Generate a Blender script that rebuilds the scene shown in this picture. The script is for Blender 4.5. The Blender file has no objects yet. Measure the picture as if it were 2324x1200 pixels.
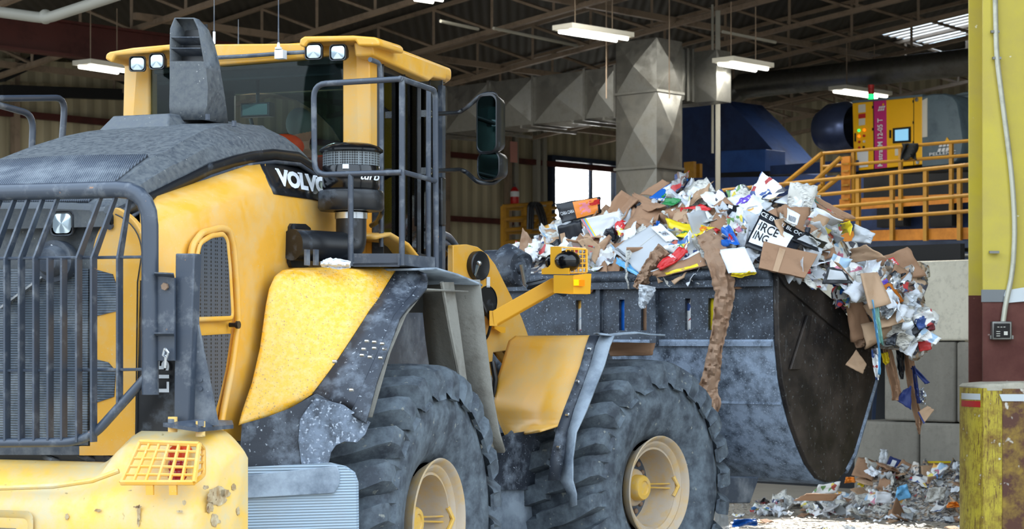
import bpy, math, random
from mathutils import Vector, Matrix
from mathutils import noise as mnoise
random.seed(7)
PI=math.pi
S=bpy.context.scene
COL=S.collection
# ---------------------------------------------------------------- camera
F=4600.; CX=1162.; HY=773.; CH=1.84; IW=2324; IH=1200
cam=bpy.data.cameras.new('camera'); co=bpy.data.objects.new('camera',cam); COL.objects.link(co)
co.location=(0,0,CH); co.rotation_euler=(PI/2,0,0)
cam.sensor_width=36; cam.lens=36*F/IW; cam.shift_y=(HY-IH/2)/IW; cam.clip_end=400
cam.dof.use_dof=True; cam.dof.focus_distance=11.6; cam.dof.aperture_fstop=7.0
S.camera=co
S.view_settings.view_transform='Standard'; S.view_settings.look='None'; S.view_settings.gamma=1
S.view_settings.use_curve_mapping=False; S.view_settings.exposure=0.55
# ---------------------------------------------------------------- frames of reference
class Fr:
    def __init__(s,o,h,r): s.o=o; s.h=h; s.r=r
    def T(s,u,v,w): return Vector((s.o[0]+u*s.h[0]+v*s.r[0], s.o[1]+u*s.h[1]+v*s.r[1], w))
    def P(s,px,py,ax='d',val=0.):
        dx=(px-CX)/F; dz=-(py-HY)/F
        def lin(v): return (val+s.o[0]*v[0]+s.o[1]*v[1])/(dx*v[0]+v[1])
        t = lin(s.h) if ax=='u' else lin(s.r) if ax=='v' else (val-CH)/dz if ax=='w' else val
        return Vector((dx*t,t,CH+dz*t))
    def L(s,p):
        q=(p[0]-s.o[0],p[1]-s.o[1]); return (q[0]*s.h[0]+q[1]*s.h[1], q[0]*s.r[0]+q[1]*s.r[1], p[2])
def vehicle_frame(wx,sc,hd,voff):
    a=math.radians(hd); h=(math.sin(a),math.cos(a)); r=(math.cos(a),-math.sin(a)); d=F/sc; x=(wx-CX)/sc
    return Fr((x-voff*r[0], d-voff*r[1]),h,r)
R=vehicle_frame(985,410,21.5,1.40)
Q=vehicle_frame(1488,332,38.5,1.40)
W0=Fr((0,0),(0,1),(1,0))
# building: u runs from right-near to left-far, v from left-near to right-far
B=Fr((-.81,60.),(-.725,.689),(.689,.725))
# ---------------------------------------------------------------- mesh helper
def fillet(pts,r,n=5):
    out=[pts[0]]
    for i in range(1,len(pts)-1):
        a,b,c=pts[i-1],pts[i],pts[i+1]; d1=(a-b); d2=(c-b); l=min(r,d1.length*.49,d2.length*.49)
        p=b+d1.normalized()*l; q=b+d2.normalized()*l
        for k in range(n+1):
            t=k/n; out.append(p*(1-t)**2+b*2*t*(1-t)+q*t*t)
    out.append(pts[-1]); return out
class MB:
    def __init__(s): s.v=[]; s.f=[]
    def add(s,vs,fs):
        o=len(s.v); s.v+= [Vector(p) for p in vs]; s.f+=[tuple(i+o for i in f) for f in fs]; return s
    def grid(s,rows,close=False):
        n=len(rows[0]); vs=[p for r in rows for p in r]; fs=[]
        for i in range(len(rows)-1):
            for j in range(n-1+(1 if close else 0)):
                k=(j+1)%n; fs.append((i*n+j,i*n+k,(i+1)*n+k,(i+1)*n+j))
        return s.add(vs,fs)
    def poly(s,pts,off):
        n=len(pts); off=Vector(off); vs=list(pts)+[p+off for p in pts]
        fs=[tuple(range(n)),tuple(reversed(range(n,2*n)))]+[(i,n+i,n+(i+1)%n,(i+1)%n) for i in range(n)]
        return s.add(vs,fs)
    def box(s,c,sz,fr=None,x=None,y=None,z=None):
        if fr is not None: x=Vector((fr.h[0],fr.h[1],0)); y=Vector((fr.r[0],fr.r[1],0)); z=Vector((0,0,1))
        x=x or Vector((1,0,0)); y=y or Vector((0,1,0)); z=z or Vector((0,0,1)); c=Vector(c)
        vs=[c+x*sz[0]*i/2+y*sz[1]*j/2+z*sz[2]*k/2 for i in(-1,1) for j in(-1,1) for k in(-1,1)]
        return s.add(vs,[(0,1,3,2),(4,6,7,5),(0,4,5,1),(2,3,7,6),(0,2,6,4),(1,5,7,3)])
    def bx(s,fr,a,b):   # box between two local corners
        c=[(a[i]+b[i])/2 for i in range(3)]; return s.box(fr.T(*c),[abs(a[i]-b[i]) for i in range(3)],fr)
    def bar(s,a,b,w,h,up=Vector((0,0,1))):
        a=Vector(a); b=Vector(b); d=(b-a); L=d.length; d.normalize(); y=up.cross(d)
        if y.length<1e-4: y=Vector((1,0,0)).cross(d)
        y.normalize(); z=d.cross(y); return s.box((a+b)/2,(L,w,h),None,d,y,z)
    def tube(s,pts,r,n=10,fil=0,cap=True):
        pts=[Vector(p) for p in pts]
        if fil: pts=fillet(pts,fil)
        m=len(pts); rr=r if isinstance(r,(list,tuple)) else [r]*m
        d0=(pts[1]-pts[0]).normalized(); a=d0.orthogonal().normalized(); rows=[]; prev=d0
        for i,p in enumerate(pts):
            d=((pts[min(i+1,m-1)]-pts[max(i-1,0)])).normalized()
            q=prev.rotation_difference(d); a=(q@a).normalized(); prev=d; b=d.cross(a)
            rows.append([p+(a*math.cos(2*PI*k/n)+b*math.sin(2*PI*k/n))*rr[i] for k in range(n)])
        o=len(s.v); s.grid(rows,True)
        if cap: s.f.append(tuple(o+k for k in reversed(range(n)))); s.f.append(tuple(o+(m-1)*n+k for k in range(n)))
        return s
    def lathe(s,c,ax,prof,n=32,cap=False,ref=None):
        c=Vector(c); ax=Vector(ax).normalized(); a=(ref or ax.orthogonal()).normalized(); b=ax.cross(a)
        rows=[[c+ax*h+(a*math.cos(2*PI*k/n)+b*math.sin(2*PI*k/n))*r for k in range(n)] for h,r in prof]
        o=len(s.v); s.grid(rows,True)
        if cap:
            s.f.append(tuple(o+k for k in reversed(range(n)))); s.f.append(tuple(o+(len(rows)-1)*n+k for k in range(n)))
        return s
    def ball(s,c,r,n=12,m=8):
        r=r if isinstance(r,(tuple,list,Vector)) else (r,r,r); c=Vector(c)
        rows=[[c+Vector((r[0]*math.sin(PI*i/m)*math.cos(2*PI*k/n),r[1]*math.sin(PI*i/m)*math.sin(2*PI*k/n),r[2]*math.cos(PI*i/m))) for k in range(n)] for i in range(m+1)]
        return s.grid(rows,True)
OFF={}
def tag(o,label=None,cat=None,group=None,kind=None):
    if label: o['label']=label
    if cat: o['category']=cat
    if group: o['group']=group
    if kind: o['kind']=kind
    return o
def build(mb,name,mat,parent=None,smooth=35,bevel=0,solid=0,sub=0,label=None,cat=None,group=None,kind=None,origin=None,noff=0):
    if parent is not None: off=OFF[parent.name]
    elif origin is not None: off=Vector(origin)
    else:
        xs=[p.x for p in mb.v]; ys=[p.y for p in mb.v]; off=Vector(((min(xs)+max(xs))/2,(min(ys)+max(ys))/2,min(p.z for p in mb.v)))
    me=bpy.data.meshes.new(name); me.from_pydata([p-off for p in mb.v],[],mb.f); me.update()
    bpy_fix(me)
    if smooth:
        me.polygons.foreach_set('use_smooth',[True]*len(me.polygons)); me.set_sharp_from_angle(angle=math.radians(smooth))
    if mat: me.materials.append(mat)
    o=bpy.data.objects.new(name,me); COL.objects.link(o)
    if parent is not None: o.parent=parent
    else: o.location=off
    OFF[o.name]=off
    if sub: m=o.modifiers.new('s','SUBSURF'); m.levels=sub; m.render_levels=sub
    if solid: m=o.modifiers.new('t','SOLIDIFY'); m.thickness=solid; m.offset=noff
    if bevel: m=o.modifiers.new('b','BEVEL'); m.width=bevel; m.segments=3; m.limit_method='ANGLE'; m.angle_limit=math.radians(30)
    tag(o,label,cat,group,kind); return o
import bmesh
def bpy_fix(me):
    bm=bmesh.new(); bm.from_mesh(me); bmesh.ops.remove_doubles(bm,verts=bm.verts,dist=1e-5)
    bmesh.ops.recalc_face_normals(bm,faces=bm.faces); bm.to_mesh(me); bm.free()
def empty(name,loc,label,cat,group=None):
    o=bpy.data.objects.new(name,None); COL.objects.link(o); o.location=loc; o.empty_display_size=.2
    OFF[o.name]=Vector(loc); return tag(o,label,cat,group)
def copy_tree(o,parent=None):
    c=o.copy(); COL.objects.link(c); c.parent=parent; OFF[c.name]=OFF[o.name].copy()
    for ch in list(o.children): copy_tree(ch,c)
    return c
def text_mb(txt,A,Bv,Cv,D,eps=.003,bold=0.0,thick=.002,shear=0,space=1.0):
    """text mapped on the quad A (bottom left) Bv (bottom right) Cv (top right) D (top left)"""
    cu=bpy.data.curves.new('t','FONT'); cu.body=txt; cu.offset=bold; cu.shear=shear; cu.resolution_u=3; cu.space_character=space
    ob=bpy.data.objects.new('t',cu); COL.objects.link(ob); bpy.context.view_layer.update()
    me=ob.to_mesh(); vs=[v.co.copy() for v in me.vertices]; fs=[tuple(p.vertices) for p in me.polygons]
    ob.to_mesh_clear(); bpy.data.objects.remove(ob); bpy.data.curves.remove(cu)
    x0=min(v.x for v in vs); x1=max(v.x for v in vs); y0=min(v.y for v in vs); y1=max(v.y for v in vs)
    nrm=(Bv-A).cross(D-A).normalized(); out=[]
    for v in vs:
        s=(v.x-x0)/(x1-x0); t=(v.y-y0)/(y1-y0)
        out.append(A*(1-s)*(1-t)+Bv*s*(1-t)+Cv*s*t+D*(1-s)*t+nrm*eps)
    m=MB(); m.add(out,fs); return m
# ---------------------------------------------------------------- materials
def srgb(c):
    f=lambda x:(x/255/12.92) if x/255<=.04045 else ((x/255+.055)/1.055)**2.4
    return (f(c[0]),f(c[1]),f(c[2]),1)
class NT:
    def __init__(s,name):
        s.m=bpy.data.materials.new(name); s.m.use_nodes=True; s.t=s.m.node_tree; s.b=s.t.nodes['Principled BSDF']
        s.tc=s.t.nodes.new('ShaderNodeTexCoord')
    def n(s,ty,**k):
        x=s.t.nodes.new(ty)
        for a,b in k.items():
            if a in x.inputs: x.inputs[a].default_value=b
            else: setattr(x,a,b)
        return x
    def l(s,a,b): s.t.links.new(a,b)
    def noise(s,scale,detail=4,rough=.6,vec=None,dist=0):
        x=s.n('ShaderNodeTexNoise'); x.inputs['Scale'].default_value=scale; x.inputs['Detail'].default_value=detail; x.inputs['Roughness'].default_value=rough; x.inputs['Distortion'].default_value=dist
        s.l(vec or s.tc.outputs['Object'],x.inputs['Vector']); return x.outputs['Fac']
    def ramp(s,fac,a,b,ca=(0,0,0,1),cb=(1,1,1,1)):
        x=s.n('ShaderNodeValToRGB'); e=x.color_ramp.elements; e[0].position=a; e[1].position=b; e[0].color=ca; e[1].color=cb; s.l(fac,x.inputs[0]); return x.outputs[0]
    def mix(s,fac,a,b,mode='MIX'):
        x=s.n('ShaderNodeMix',data_type='RGBA',blend_type=mode)
        for i,v in ((6,a),(7,b)):
            if isinstance(v,tuple): x.inputs[i].default_value=v
            else: s.l(v,x.inputs[i])
        if isinstance(fac,(int,float)): x.inputs[0].default_value=fac
        else: s.l(fac,x.inputs[0])
        return x.outputs[2]
    def math(s,op,a,b=None):
        x=s.n('ShaderNodeMath',operation=op)
        for i,v in enumerate((a,b)):
            if v is None: continue
            if isinstance(v,(int,float)): x.inputs[i].default_value=v
            else: s.l(v,x.inputs[i])
        return x.outputs[0]
    def col(s,c): s.l(c,s.b.inputs['Base Color'])
    def bump(s,fac,st=.2,d=.01):
        x=s.n('ShaderNodeBump'); x.inputs['Strength'].default_value=st; x.inputs['Distance'].default_value=d; s.l(fac,x.inputs['Height']); s.l(x.outputs[0],s.b.inputs['Normal'])
    def stretch(s,sc):
        x=s.n('ShaderNodeMapping'); x.inputs['Scale'].default_value=sc; s.l(s.tc.outputs['Object'],x.inputs[0]); return x.outputs[0]
def pm(name,c,rough=.5,metal=0,dirt=None,amt=.5,scale=6,speck=None,speckamt=.55,speckscale=60,bump=.0,bscale=40,scratch=None,scr=.6,streak=(1,1,1),var=.12,emit=None,es=1):
    """painted / rubber / steel surface: base colour, big soft dirt patches, fine specks, scratches"""
    k=NT(name); k.b.inputs['Roughness'].default_value=rough; k.b.inputs['Metallic'].default_value=metal
    base=srgb(c); dk=tuple(x*(1-var) for x in base[:3])+(1,)
    out=k.mix(k.noise(3,3),dk,base)
    if dirt:
        v=k.stretch(streak) if streak!=(1,1,1) else None
        f=k.ramp(k.noise(scale,8,.68,v),1-amt-.12,1-amt+.14); out=k.mix(f,out,srgb(dirt))
        r=k.math('ADD',k.math('MULTIPLY',f,.3),rough); k.l(r,k.b.inputs['Roughness'])
    if speck:
        f=k.ramp(k.noise(speckscale,2,.5),speckamt,speckamt+.06); out=k.mix(f,out,srgb(speck))
    if scratch:
        f=k.ramp(k.noise(5,6,.8,k.stretch((14,14,1)),1.5),scr,scr+.05); out=k.mix(f,out,srgb(scratch))
    k.col(out)
    if bump: k.bump(k.noise(bscale,5,.6),bump)
    if emit: k.b.inputs['Emission Color'].default_value=srgb(emit); k.b.inputs['Emission Strength'].default_value=es
    return k.m
def glass(name,tint,rough=.02,fac=.12,ior=1.5):
    k=NT(name); t=k.t; t.nodes.remove(k.b); o=t.nodes['Material Output']
    tr=k.n('ShaderNodeBsdfTransparent'); tr.inputs[0].default_value=tint; g=k.n('ShaderNodeBsdfGlossy'); g.inputs['Roughness'].default_value=rough
    fr=k.n('ShaderNodeFresnel'); fr.inputs[0].default_value=ior; m=k.n('ShaderNodeMixShader'); k.l(k.math('ADD',fr.outputs[0],fac),m.inputs[0]); k.l(tr.outputs[0],m.inputs[1]); k.l(g.outputs[0],m.inputs[2]); k.l(m.outputs[0],o.inputs[0]); return k.m
def emis(name,c,st):
    k=NT(name); k.b.inputs['Base Color'].default_value=srgb(c); k.b.inputs['Emission Color'].default_value=srgb(c); k.b.inputs['Emission Strength'].default_value=st; return k.m
M={}
M['yel']=pm('yellow_paint',(226,166,58),.32,dirt=(204,168,108),amt=.45,scale=3,speck=(196,176,134),speckamt=.68,speckscale=110,bump=.02)
M['yelf']=pm('yellow_fender_paint',(246,180,40),.38,dirt=(226,190,116),amt=.46,scale=34,speck=(158,132,88),speckamt=.625,speckscale=110,bump=.03)
M['yelc']=pm('yellow_casting_paint',(236,186,74),.45,dirt=(196,180,140),amt=.5,scale=4,speck=(150,128,80),speckamt=.70,speckscale=24,bump=.08,bscale=30,scratch=(128,106,72),scr=.665)
M['yel2']=pm('yellow_bracket_paint',(238,172,40),.35)
M['gry']=pm('dark_grey_paint',(62,70,82),.42,dirt=(118,122,126),amt=.42,scale=5,speck=(130,135,140),speckamt=.7,bump=.03)
M['hood']=pm('grey_hood_composite',(64,70,78),.36,dirt=(88,92,94),amt=.55,scale=30,speck=(150,150,145),speckamt=.70,speckscale=70,bump=.05,bscale=90)
M['tub']=pm('grey_tube_paint',(58,66,78),.34,dirt=(120,124,128),amt=.36,scale=8,speck=(150,110,80),speckamt=.74,speckscale=30)
M['blk']=pm('black_plastic',(22,24,28),.35,dirt=(90,98,108),amt=.32,scale=6)
M['blk2']=pm('black_gloss',(12,13,16),.16)
M['rub']=pm('fender_rubber',(44,50,60),.55,dirt=(124,134,146),amt=.40,scale=7,speck=(170,178,186),speckamt=.68,speckscale=55,bump=.1)
M['rubd']=pm('dusty_flap_rubber',(96,108,122),.6,dirt=(150,162,174),amt=.55,scale=5,bump=.12,bscale=60)
M['scuf']=pm('scuffed_rubber',(54,61,72),.6,dirt=(118,130,146),amt=.52,scale=14,speck=(160,170,184),speckamt=.59,speckscale=60,bump=.3)
M['lin']=pm('mud_caked_liner',(136,134,126),.85,dirt=(104,98,90),amt=.38,scale=5,speck=(70,66,60),speckamt=.72,speckscale=40,bump=.5,bscale=30)
M['tyre']=pm('tyre_rubber',(54,61,70),.7,dirt=(98,108,116),amt=.50,scale=9,bump=.3,bscale=25,speck=(128,130,124),speckamt=.68,speckscale=28)
M['rim']=pm('dusty_yellow_rim',(198,158,84),.6,dirt=(176,160,140),amt=.6,scale=6,bump=.1)
M['hub']=pm('yellow_hub_cap',(214,170,74),.5,dirt=(180,160,130),amt=.4,scale=12)
M['rust']=pm('dirty_bolt_metal',(128,104,84),.7)
M['steel']=pm('bucket_steel',(52,61,74),.42,.35,dirt=(132,146,164),amt=.56,scale=9,speck=(150,162,178),speckamt=.615,speckscale=85,bump=.12,bscale=35)
M['steel_shade']=pm('shaded_upper_bucket_steel',(44,50,59),.45,.35,dirt=(78,86,97),amt=.48,scale=7,speck=(132,142,154),speckamt=.635,speckscale=70,bump=.12,bscale=35)  # shade of the upper bucket back painted in as a darker steel
M['steel2']=pm('bucket_cheek_steel',(40,37,36),.45,.4,dirt=(76,66,58),amt=.45,scale=3,speck=(96,98,98),speckamt=.66,speckscale=34,scratch=(140,146,150),scr=.63,bump=.1,bscale=20)
M['chrome']=pm('bright_steel',(200,205,210),.2,.9)
M['lens']=pm('lamp_glass',(196,214,224),.12,.6)
M['redo']=pm('orange_red_lens',(206,70,40),.15)
M['red']=pm('red_lens',(150,20,24),.15)
M['ora']=pm('amber_lens',(255,130,10),.25,emit=(255,120,0),es=.25)
M['amb']=pm('yellow_reflector',(255,200,10),.25,emit=(255,190,0),es=.3)
M['glass']=glass('tinted_cab_glass',(.80,.87,.86,1),.03,.0,1.28)
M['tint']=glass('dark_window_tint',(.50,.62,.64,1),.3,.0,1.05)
M['mirror']=pm('mirror_glass',(72,92,92),.05,1)
M['white']=pm('white_paint',(225,230,235),.5)
M['orange']=pm('orange_fabric',(236,72,18),.8)
M['brown']=pm('maroon_fabric',(110,48,36),.9)
M['lime']=pm('glowing_lime_reflective_patch',(110,235,60),.5,emit=(90,220,40),es=.2)  # reflective lime with a weak glow added so it looks bright
M['skin']=pm('skin',(190,140,115),.6)
M['hair']=pm('grey_hair',(110,120,116),.8)
M['seat']=pm('seat_fabric',(30,34,38),.9)
M['inner']=pm('cab_lining',(58,64,66),.8)
# perforated mesh: dark holes through a grey sheet
def perf(name,c,hole,scale,th=.30):
    k=NT(name); v=k.n('ShaderNodeTexVoronoi'); v.inputs['Scale'].default_value=scale; v.inputs['Randomness'].default_value=0; k.l(k.tc.outputs['Object'],v.inputs[0])
    f=k.ramp(v.outputs['Distance'],th,th+.08); k.col(k.mix(f,srgb(hole),srgb(c))); k.b.inputs['Roughness'].default_value=.5; return k.m
M['perf']=perf('perforated_black_mesh',(66,72,80),(6,7,9),52)
M['perf2']=perf('precleaner_screen',(110,118,122),(26,28,30),75,.42)
def ridges(name,c1,c2,scale,axis='Z',th=.5):
    k=NT(name); x=k.n('ShaderNodeTexWave'); x.bands_direction=axis; x.inputs['Scale'].default_value=scale; x.inputs['Distortion'].default_value=.0
    k.l(k.tc.outputs['Object'],x.inputs[0]); d=k.ramp(k.noise(4,6,.7),.45,.65); out=k.mix(x.outputs['Fac'],srgb(c1),srgb(c2)); k.col(k.mix(k.math('MULTIPLY',d,.45),out,srgb((150,156,160))))
    k.bump(x.outputs['Fac'],.5,.01); k.b.inputs['Roughness'].default_value=.55; return k.m
M['slat']=ridges('fine_slatted_grille',(40,46,56),(92,102,116),28,'X')
M['rad']=ridges('radiator_grille_louvres',(44,54,66),(76,90,104),26,'Z')
M['step']=ridges('ridged_step_panel',(122,140,156),(168,186,200),22,'Z')
# ================================================================ THE WHEEL LOADER
LD=empty('wheel_loader',(R.o[0]+R.h[0]*1.775,R.o[1]+R.h[1]*1.775,0),'large yellow articulated wheel loader with dark grey hood, carrying a bucket heaped with waste paper','loader')
def part(mb,name,mat,**k): return build(mb,name,M[mat],k.pop('parent',LD),**k)
RP=R.P; QP=Q.P; RT=R.T; QT=Q.T
def rp(*l): return [RP(*a) for a in l]
def qp(*l): return [QP(*a) for a in l]
VR=Vector((R.r[0],R.r[1],0)); UR=Vector((R.h[0],R.h[1],0)); VQ=Vector((Q.r[0],Q.r[1],0)); UQ=Vector((Q.h[0],Q.h[1],0)); Z=Vector((0,0,1))
# ---- wheels
def wheel(fr,sgn,rot):
    ax=Vector((fr.r[0],fr.r[1],0))*sgn; c=fr.T(0,0,.83); ref=Vector((0,0,1))
    m=MB()
    prof=[(1.345,.335),(1.375,.36),(1.40,.40),(1.43,.47),(1.455,.56),(1.462,.63),(1.452,.665),(1.446,.69),(1.425,.735),(1.395,.765),(1.35,.79),(1.25,.808),(1.08,.812),(.91,.808),(.78,.79),(.735,.765),(.71,.69),(.70,.6),(.74,.45),(.80,.335)]
    m.lathe(c,ax,prof,96,ref=ref)
    a0=ref; b0=ax.cross(a0)
    def pt(h,r,t): return c+ax*h+(a0*math.cos(t)+b0*math.sin(t))*r
    N=24
    for side in (0,1):
        for i in range(N):
            t=2*PI*(i+.5*side)/N+rot; dw=2*PI/N*.29
            g=lambda h: h if side==0 else 2.16-h
            secs=[(g(1.462),.685,.70,.0,.75),(g(1.482),.69,.79,0,.95),(g(1.462),.72,.852,.02,1),(g(1.41),.75,.876,.06,1.05),(g(1.26),.78,.884,.13,1.2),(g(1.04),.78,.882,.21,1.05)]
            rows=[]
            for (h,r0,r1,sh,wd) in secs:
                s=(1 if side==0 else -1)*sh*.9; w=dw*wd
                rows.append([pt(h,r0,t+s-w*1.1),pt(h,r1,t+s-w*.8),pt(h,r1,t+s+w*.8),pt(h,r0,t+s+w*1.1)])
            o=len(m.v); m.grid(rows,True); m.f.append((o,o+1,o+2,o+3)); q=o+4*(len(secs)-1); m.f.append((q+3,q+2,q+1,q))
    ty=part(m,'tyre','tyre',smooth=40)
    m=MB()
    prof=[(1.35,.315),(1.40,.345),(1.432,.362),(1.440,.358),(1.437,.350),(1.415,.335),(1.395,.325),(1.40,.312),(1.385,.290),(1.372,.283),(1.375,.268),(1.35,.262),(1.28,.258),(1.17,.250),(1.15,.235),(1.148,.155),(1.165,.145),(1.175,.135),(1.225,.128),(1.235,.118),(1.238,.001)]
    m.lathe(c,ax,prof,64,ref=ref); rim=part(m,'wheel_rim','rim',smooth=50)
    m=MB(); m.lathe(c,ax,[(1.22,.09),(1.29,.088),(1.305,.078),(1.308,.05),(1.30,.045),(1.30,.001)],32,ref=ref); part(m,'hub_cap','hub',label='small round yellow hub cap')
    for i in range(16):
        t=2*PI*i/16+.1; p=pt(1.16,.195,t); m=MB(); m.lathe(p,ax,[(-.02,.019),(.015,.019),(.022,.013),(.024,.001)],8,ref=ref); part(m,'wheel_nut','rust')
    m=MB()
    for q in (-.03,.03): m.tube([pt(1.20,.19,-PI/2+q*2),pt(1.36,.275,-PI/2+q*2)],.006,6)
    m.tube([pt(1.37,.27,-PI/2-.25),pt(1.39,.29,-PI/2),pt(1.37,.27,-PI/2+.25)],.014,8); part(m,'valve_guard','hub')
wheel(R,1,.10); wheel(Q,1,.03); wheel(R,-1,.2); wheel(Q,-1,.3)
m=MB(); m.tube([R.T(0,-.8,.83),R.T(0,.8,.83)],.2,16); m.tube([R.T(0,.7,.83),R.T(0,1.16,.83)],.25,20); m.tube([R.T(0,-.7,.83),R.T(0,-1.16,.83)],.25,20); part(m,'rear_axle','gry')
m=MB(); m.tube([Q.T(0,-.8,.83),Q.T(0,.8,.83)],.2,16); m.tube([Q.T(0,.7,.83),Q.T(0,1.16,.83)],.25,20); m.tube([Q.T(0,-.7,.83),Q.T(0,-1.16,.83)],.25,20); part(m,'front_axle','gry')
# ---- counterweight : rear casting with a raised lamp shoulder on each side and a deep tow recess
def cwprof(v):      # (u,w) outline of the casting at a width v
    a=abs(v); k=max(0,min(1,(a-.62)/.16)); k=k*k*(3-2*k)
    e=max(0,(a-1.15)/.10); e=min(1,e)
    back=-2.33+.10*(1-math.sqrt(max(0,1-e*e)))
    top=1.262+.165*k-.02*e; sl=.10+.12*k
    pts=[(back+.06,.42),(back,.50),(back,.98),(back+.005,1.06),(back+.035,1.13),(back+.05+sl*.5,top-.10+.02*k),(min(-1.93,back+.09+sl),top-.012),(min(-1.90,back+.13+sl),top),(-1.87,top),(-1.84,top-.03),(-1.84,.42)]
    pts=[(a,b-(max(0,abs(v)-1.08)/.17)**2*.09*(1 if b>1.1 else 0)) for a,b in pts]
    return pts
rows=[]
vs=[-1.25,-1.245,-1.23,-1.2,-1.15,-1.02,-.8,-.62,-.4,0,.4,.58,.62,.66,.70,.74,.78,.84,.9,1.02,1.08,1.12,1.15,1.175,1.195,1.215,1.23,1.24,1.246,1.25]
for v in vs: rows.append([R.T(u,v,w) for u,w in cwprof(v)])
m=MB(); m.grid(rows,True); m.f.append(tuple(range(11))); n0=11*(len(vs)-1); m.f.append(tuple(reversed(range(n0,n0+11))))
cw=part(m,'counterweight','yelc',smooth=50)
# tow recess : frame lip, dark step block
def rrect(cx,cy,w,h,r,n=6):
    o=[]
    for (sx,sy,a) in ((1,1,0),(-1,1,90),(-1,-1,180),(1,-1,270)):
        for k in range(n+1):
            t=math.radians(a+90*k/n); o.append((cx+sx*(w/2-r)+r*math.cos(t),cy+sy*(h/2-r)+r*math.sin(t)))
    return o
m=MB()
out=[R.T(-2.345,v,w) for v,w in rrect(0,.93,.80,.24,.04)]; inn=[R.T(-2.337,v,w) for v,w in rrect(0,.93,.74,.19,.03)]; deep=[R.T(-2.331,v,w) for v,w in rrect(0,.93,.72,.17,.03)]
m.grid([out,inn,deep],True); part(m,'tow_recess_lip','yelc')
m=MB(); m.bx(R,(-2.52,-.30,.915),(-2.32,.30,.965)); m.bx(R,(-2.50,-.28,.60),(-2.32,.28,.90)); m.bx(R,(-2.47,.28,.86),(-2.33,.34,.90)); part(m,'rear_step','gry',bevel=.008,label='dark grey step block in the tow recess')
M['worn']=pm('worn_bare_patch',(150,118,74),.6,dirt=(196,180,146),amt=.5,scale=14,speck=(112,84,56),speckamt=.6,speckscale=30)
def blob(cx,cy,rx,ry,ax,val,seed,mat='worn',off=None):
    r=random.Random(seed); n=22; q=MB(); pts=[]
    for i in range(n):
        a=2*PI*i/n; k=1+.45*mnoise.noise(Vector((math.cos(a)*1.7,math.sin(a)*1.7,seed)))+r.uniform(-.14,.14); pts.append(RP(cx+rx*k*math.cos(a),cy+ry*k*math.sin(a),ax,val))
    q.poly(pts,off); return part(q,'worn_patch',mat,smooth=0,label='worn patch of bare metal in the yellow paint')
for a in ((492,1128,22,20,3),(510,1118,12,9,5),(476,1150,9,12,8),(488,1180,10,13,2),(466,1105,6,5,9),(530,1105,5,7,12),(540,1160,4,9,14)): blob(a[0],a[1],a[2],a[3],'v',1.2515,a[4],off=VR*.002)
for a in ((315,1165,4,18,21),(314,1185,3,8,23),(152,1172,4,7,25),(222,1158,8,3,27),(312,1150,8,3,29),(408,1160,8,3,31),(418,1140,4,6,33)): blob(a[0],a[1],a[2],a[3],'u',-2.332,a[4],off=-UR*.002)
# ledge line across the casting
m=MB(); m.tube([RP(-30,1108,'u',-2.335),RP(120,1103,'u',-2.335),RP(210,1090,'u',-2.325),RP(270,1068,'u',-2.29)],.012,8); part(m,'cast_ridge','yelc')
# ---- tail light guard and lamp
def gridpt(s,t,u0):   # s across 0..1, t up 0..1 on the slanted face of the shoulder
    a=RP(275,1095,'u',-2.385); b=RP(440,1095,'u',-2.385); c=RP(452,1008,'u',-2.27); d=RP(318,1003,'u',-2.27)
    return a*(1-s)*(1-t)+b*s*(1-t)+c*s*t+d*(1-s)*t
tl=MB(); fw=.009
for i in range(7): tl.tube([gridpt(i/6,0,0),gridpt(i/6,1,0)],fw if 0<i<6 else .012,6)
for j in range(6): tl.tube([gridpt(0,j/5,0),gridpt(1,j/5,0)],fw*.8 if 0<j<5 else .013,6)
e0,e1=RP(440,1095,'u',-2.385),RP(452,1008,'u',-2.27); g0,g1=RP(462,1078,'u',-2.27),RP(462,1018,'u',-2.2)
tl.tube([e0,g0,g1,e1],.011,6,fil=.02)
for t in (.25,.5,.75): tl.tube([e0.lerp(e1,t),g0.lerp(g1,t)],.006,6)
for s in (.35,.67): tl.bar(gridpt(s,0,0)-Z*.03,gridpt(s+.1,0,0)-Z*.03,.012,.05)
tg=part(tl,'lamp_guard','yel')
m=MB(); c=RP(404,1056,'u',-2.23); 
for k,(dz,mat) in enumerate(((.050,'redo'),(.0,'red'),(-.050,'red'))):
    q=MB(); q.lathe(c+Z*dz,-UR,[(-.05,.050),(.0,.050),(.016,.044),(.026,.026),(.028,.001)],20); part(q,'tail_lamp',mat,label='red rear lamp lens behind the guard' if k else 'orange red rear lamp lens behind the guard')
m.bx(R,(-2.23,R.L(c)[1]-.07,1.16),(-2.15,R.L(c)[1]+.07,1.33)); part(m,'lamp_housing','yelc')
# ---- mast bracket on the counterweight
m=MB(); m.poly(rp((370,968,'u',-2.2),(450,980,'u',-2.23),(530,972,'v',1.17),(527,962,'v',1.15),(452,960,'u',-2.1)),Z*.018); part(m,'mast_base_plate','tub')
for a in ((392,962),(455,972)):
    q=MB(); p=RP(a[0],a[1]+18,'u',-2.16); q.lathe(p,Z,[(0,.022),(.07,.022),(.07,.001)],12); part(q,'plate_spacer','yelc')
for a in ((388,958),(456,962)):
    q=MB(); q.lathe(RP(a[0],a[1],'u',-2.18),Z,[(-.01,.016),(.015,.016),(.016,.001)],6); part(q,'plate_bolt','gry')
um=-2.12
m=MB(); m.poly(rp((398,575,'u',um),(441,575,'u',um),(428,965,'u',um),(394,965,'u',um)),UR*.07); part(m,'guard_mast','tub',bevel=.006)
m=MB(); m.poly(rp((428,640,'u',um+.05),(441,700,'u',um+.05),(493,965,'u',um+.05),(420,965,'u',um+.05)),UR*.018); 
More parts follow.
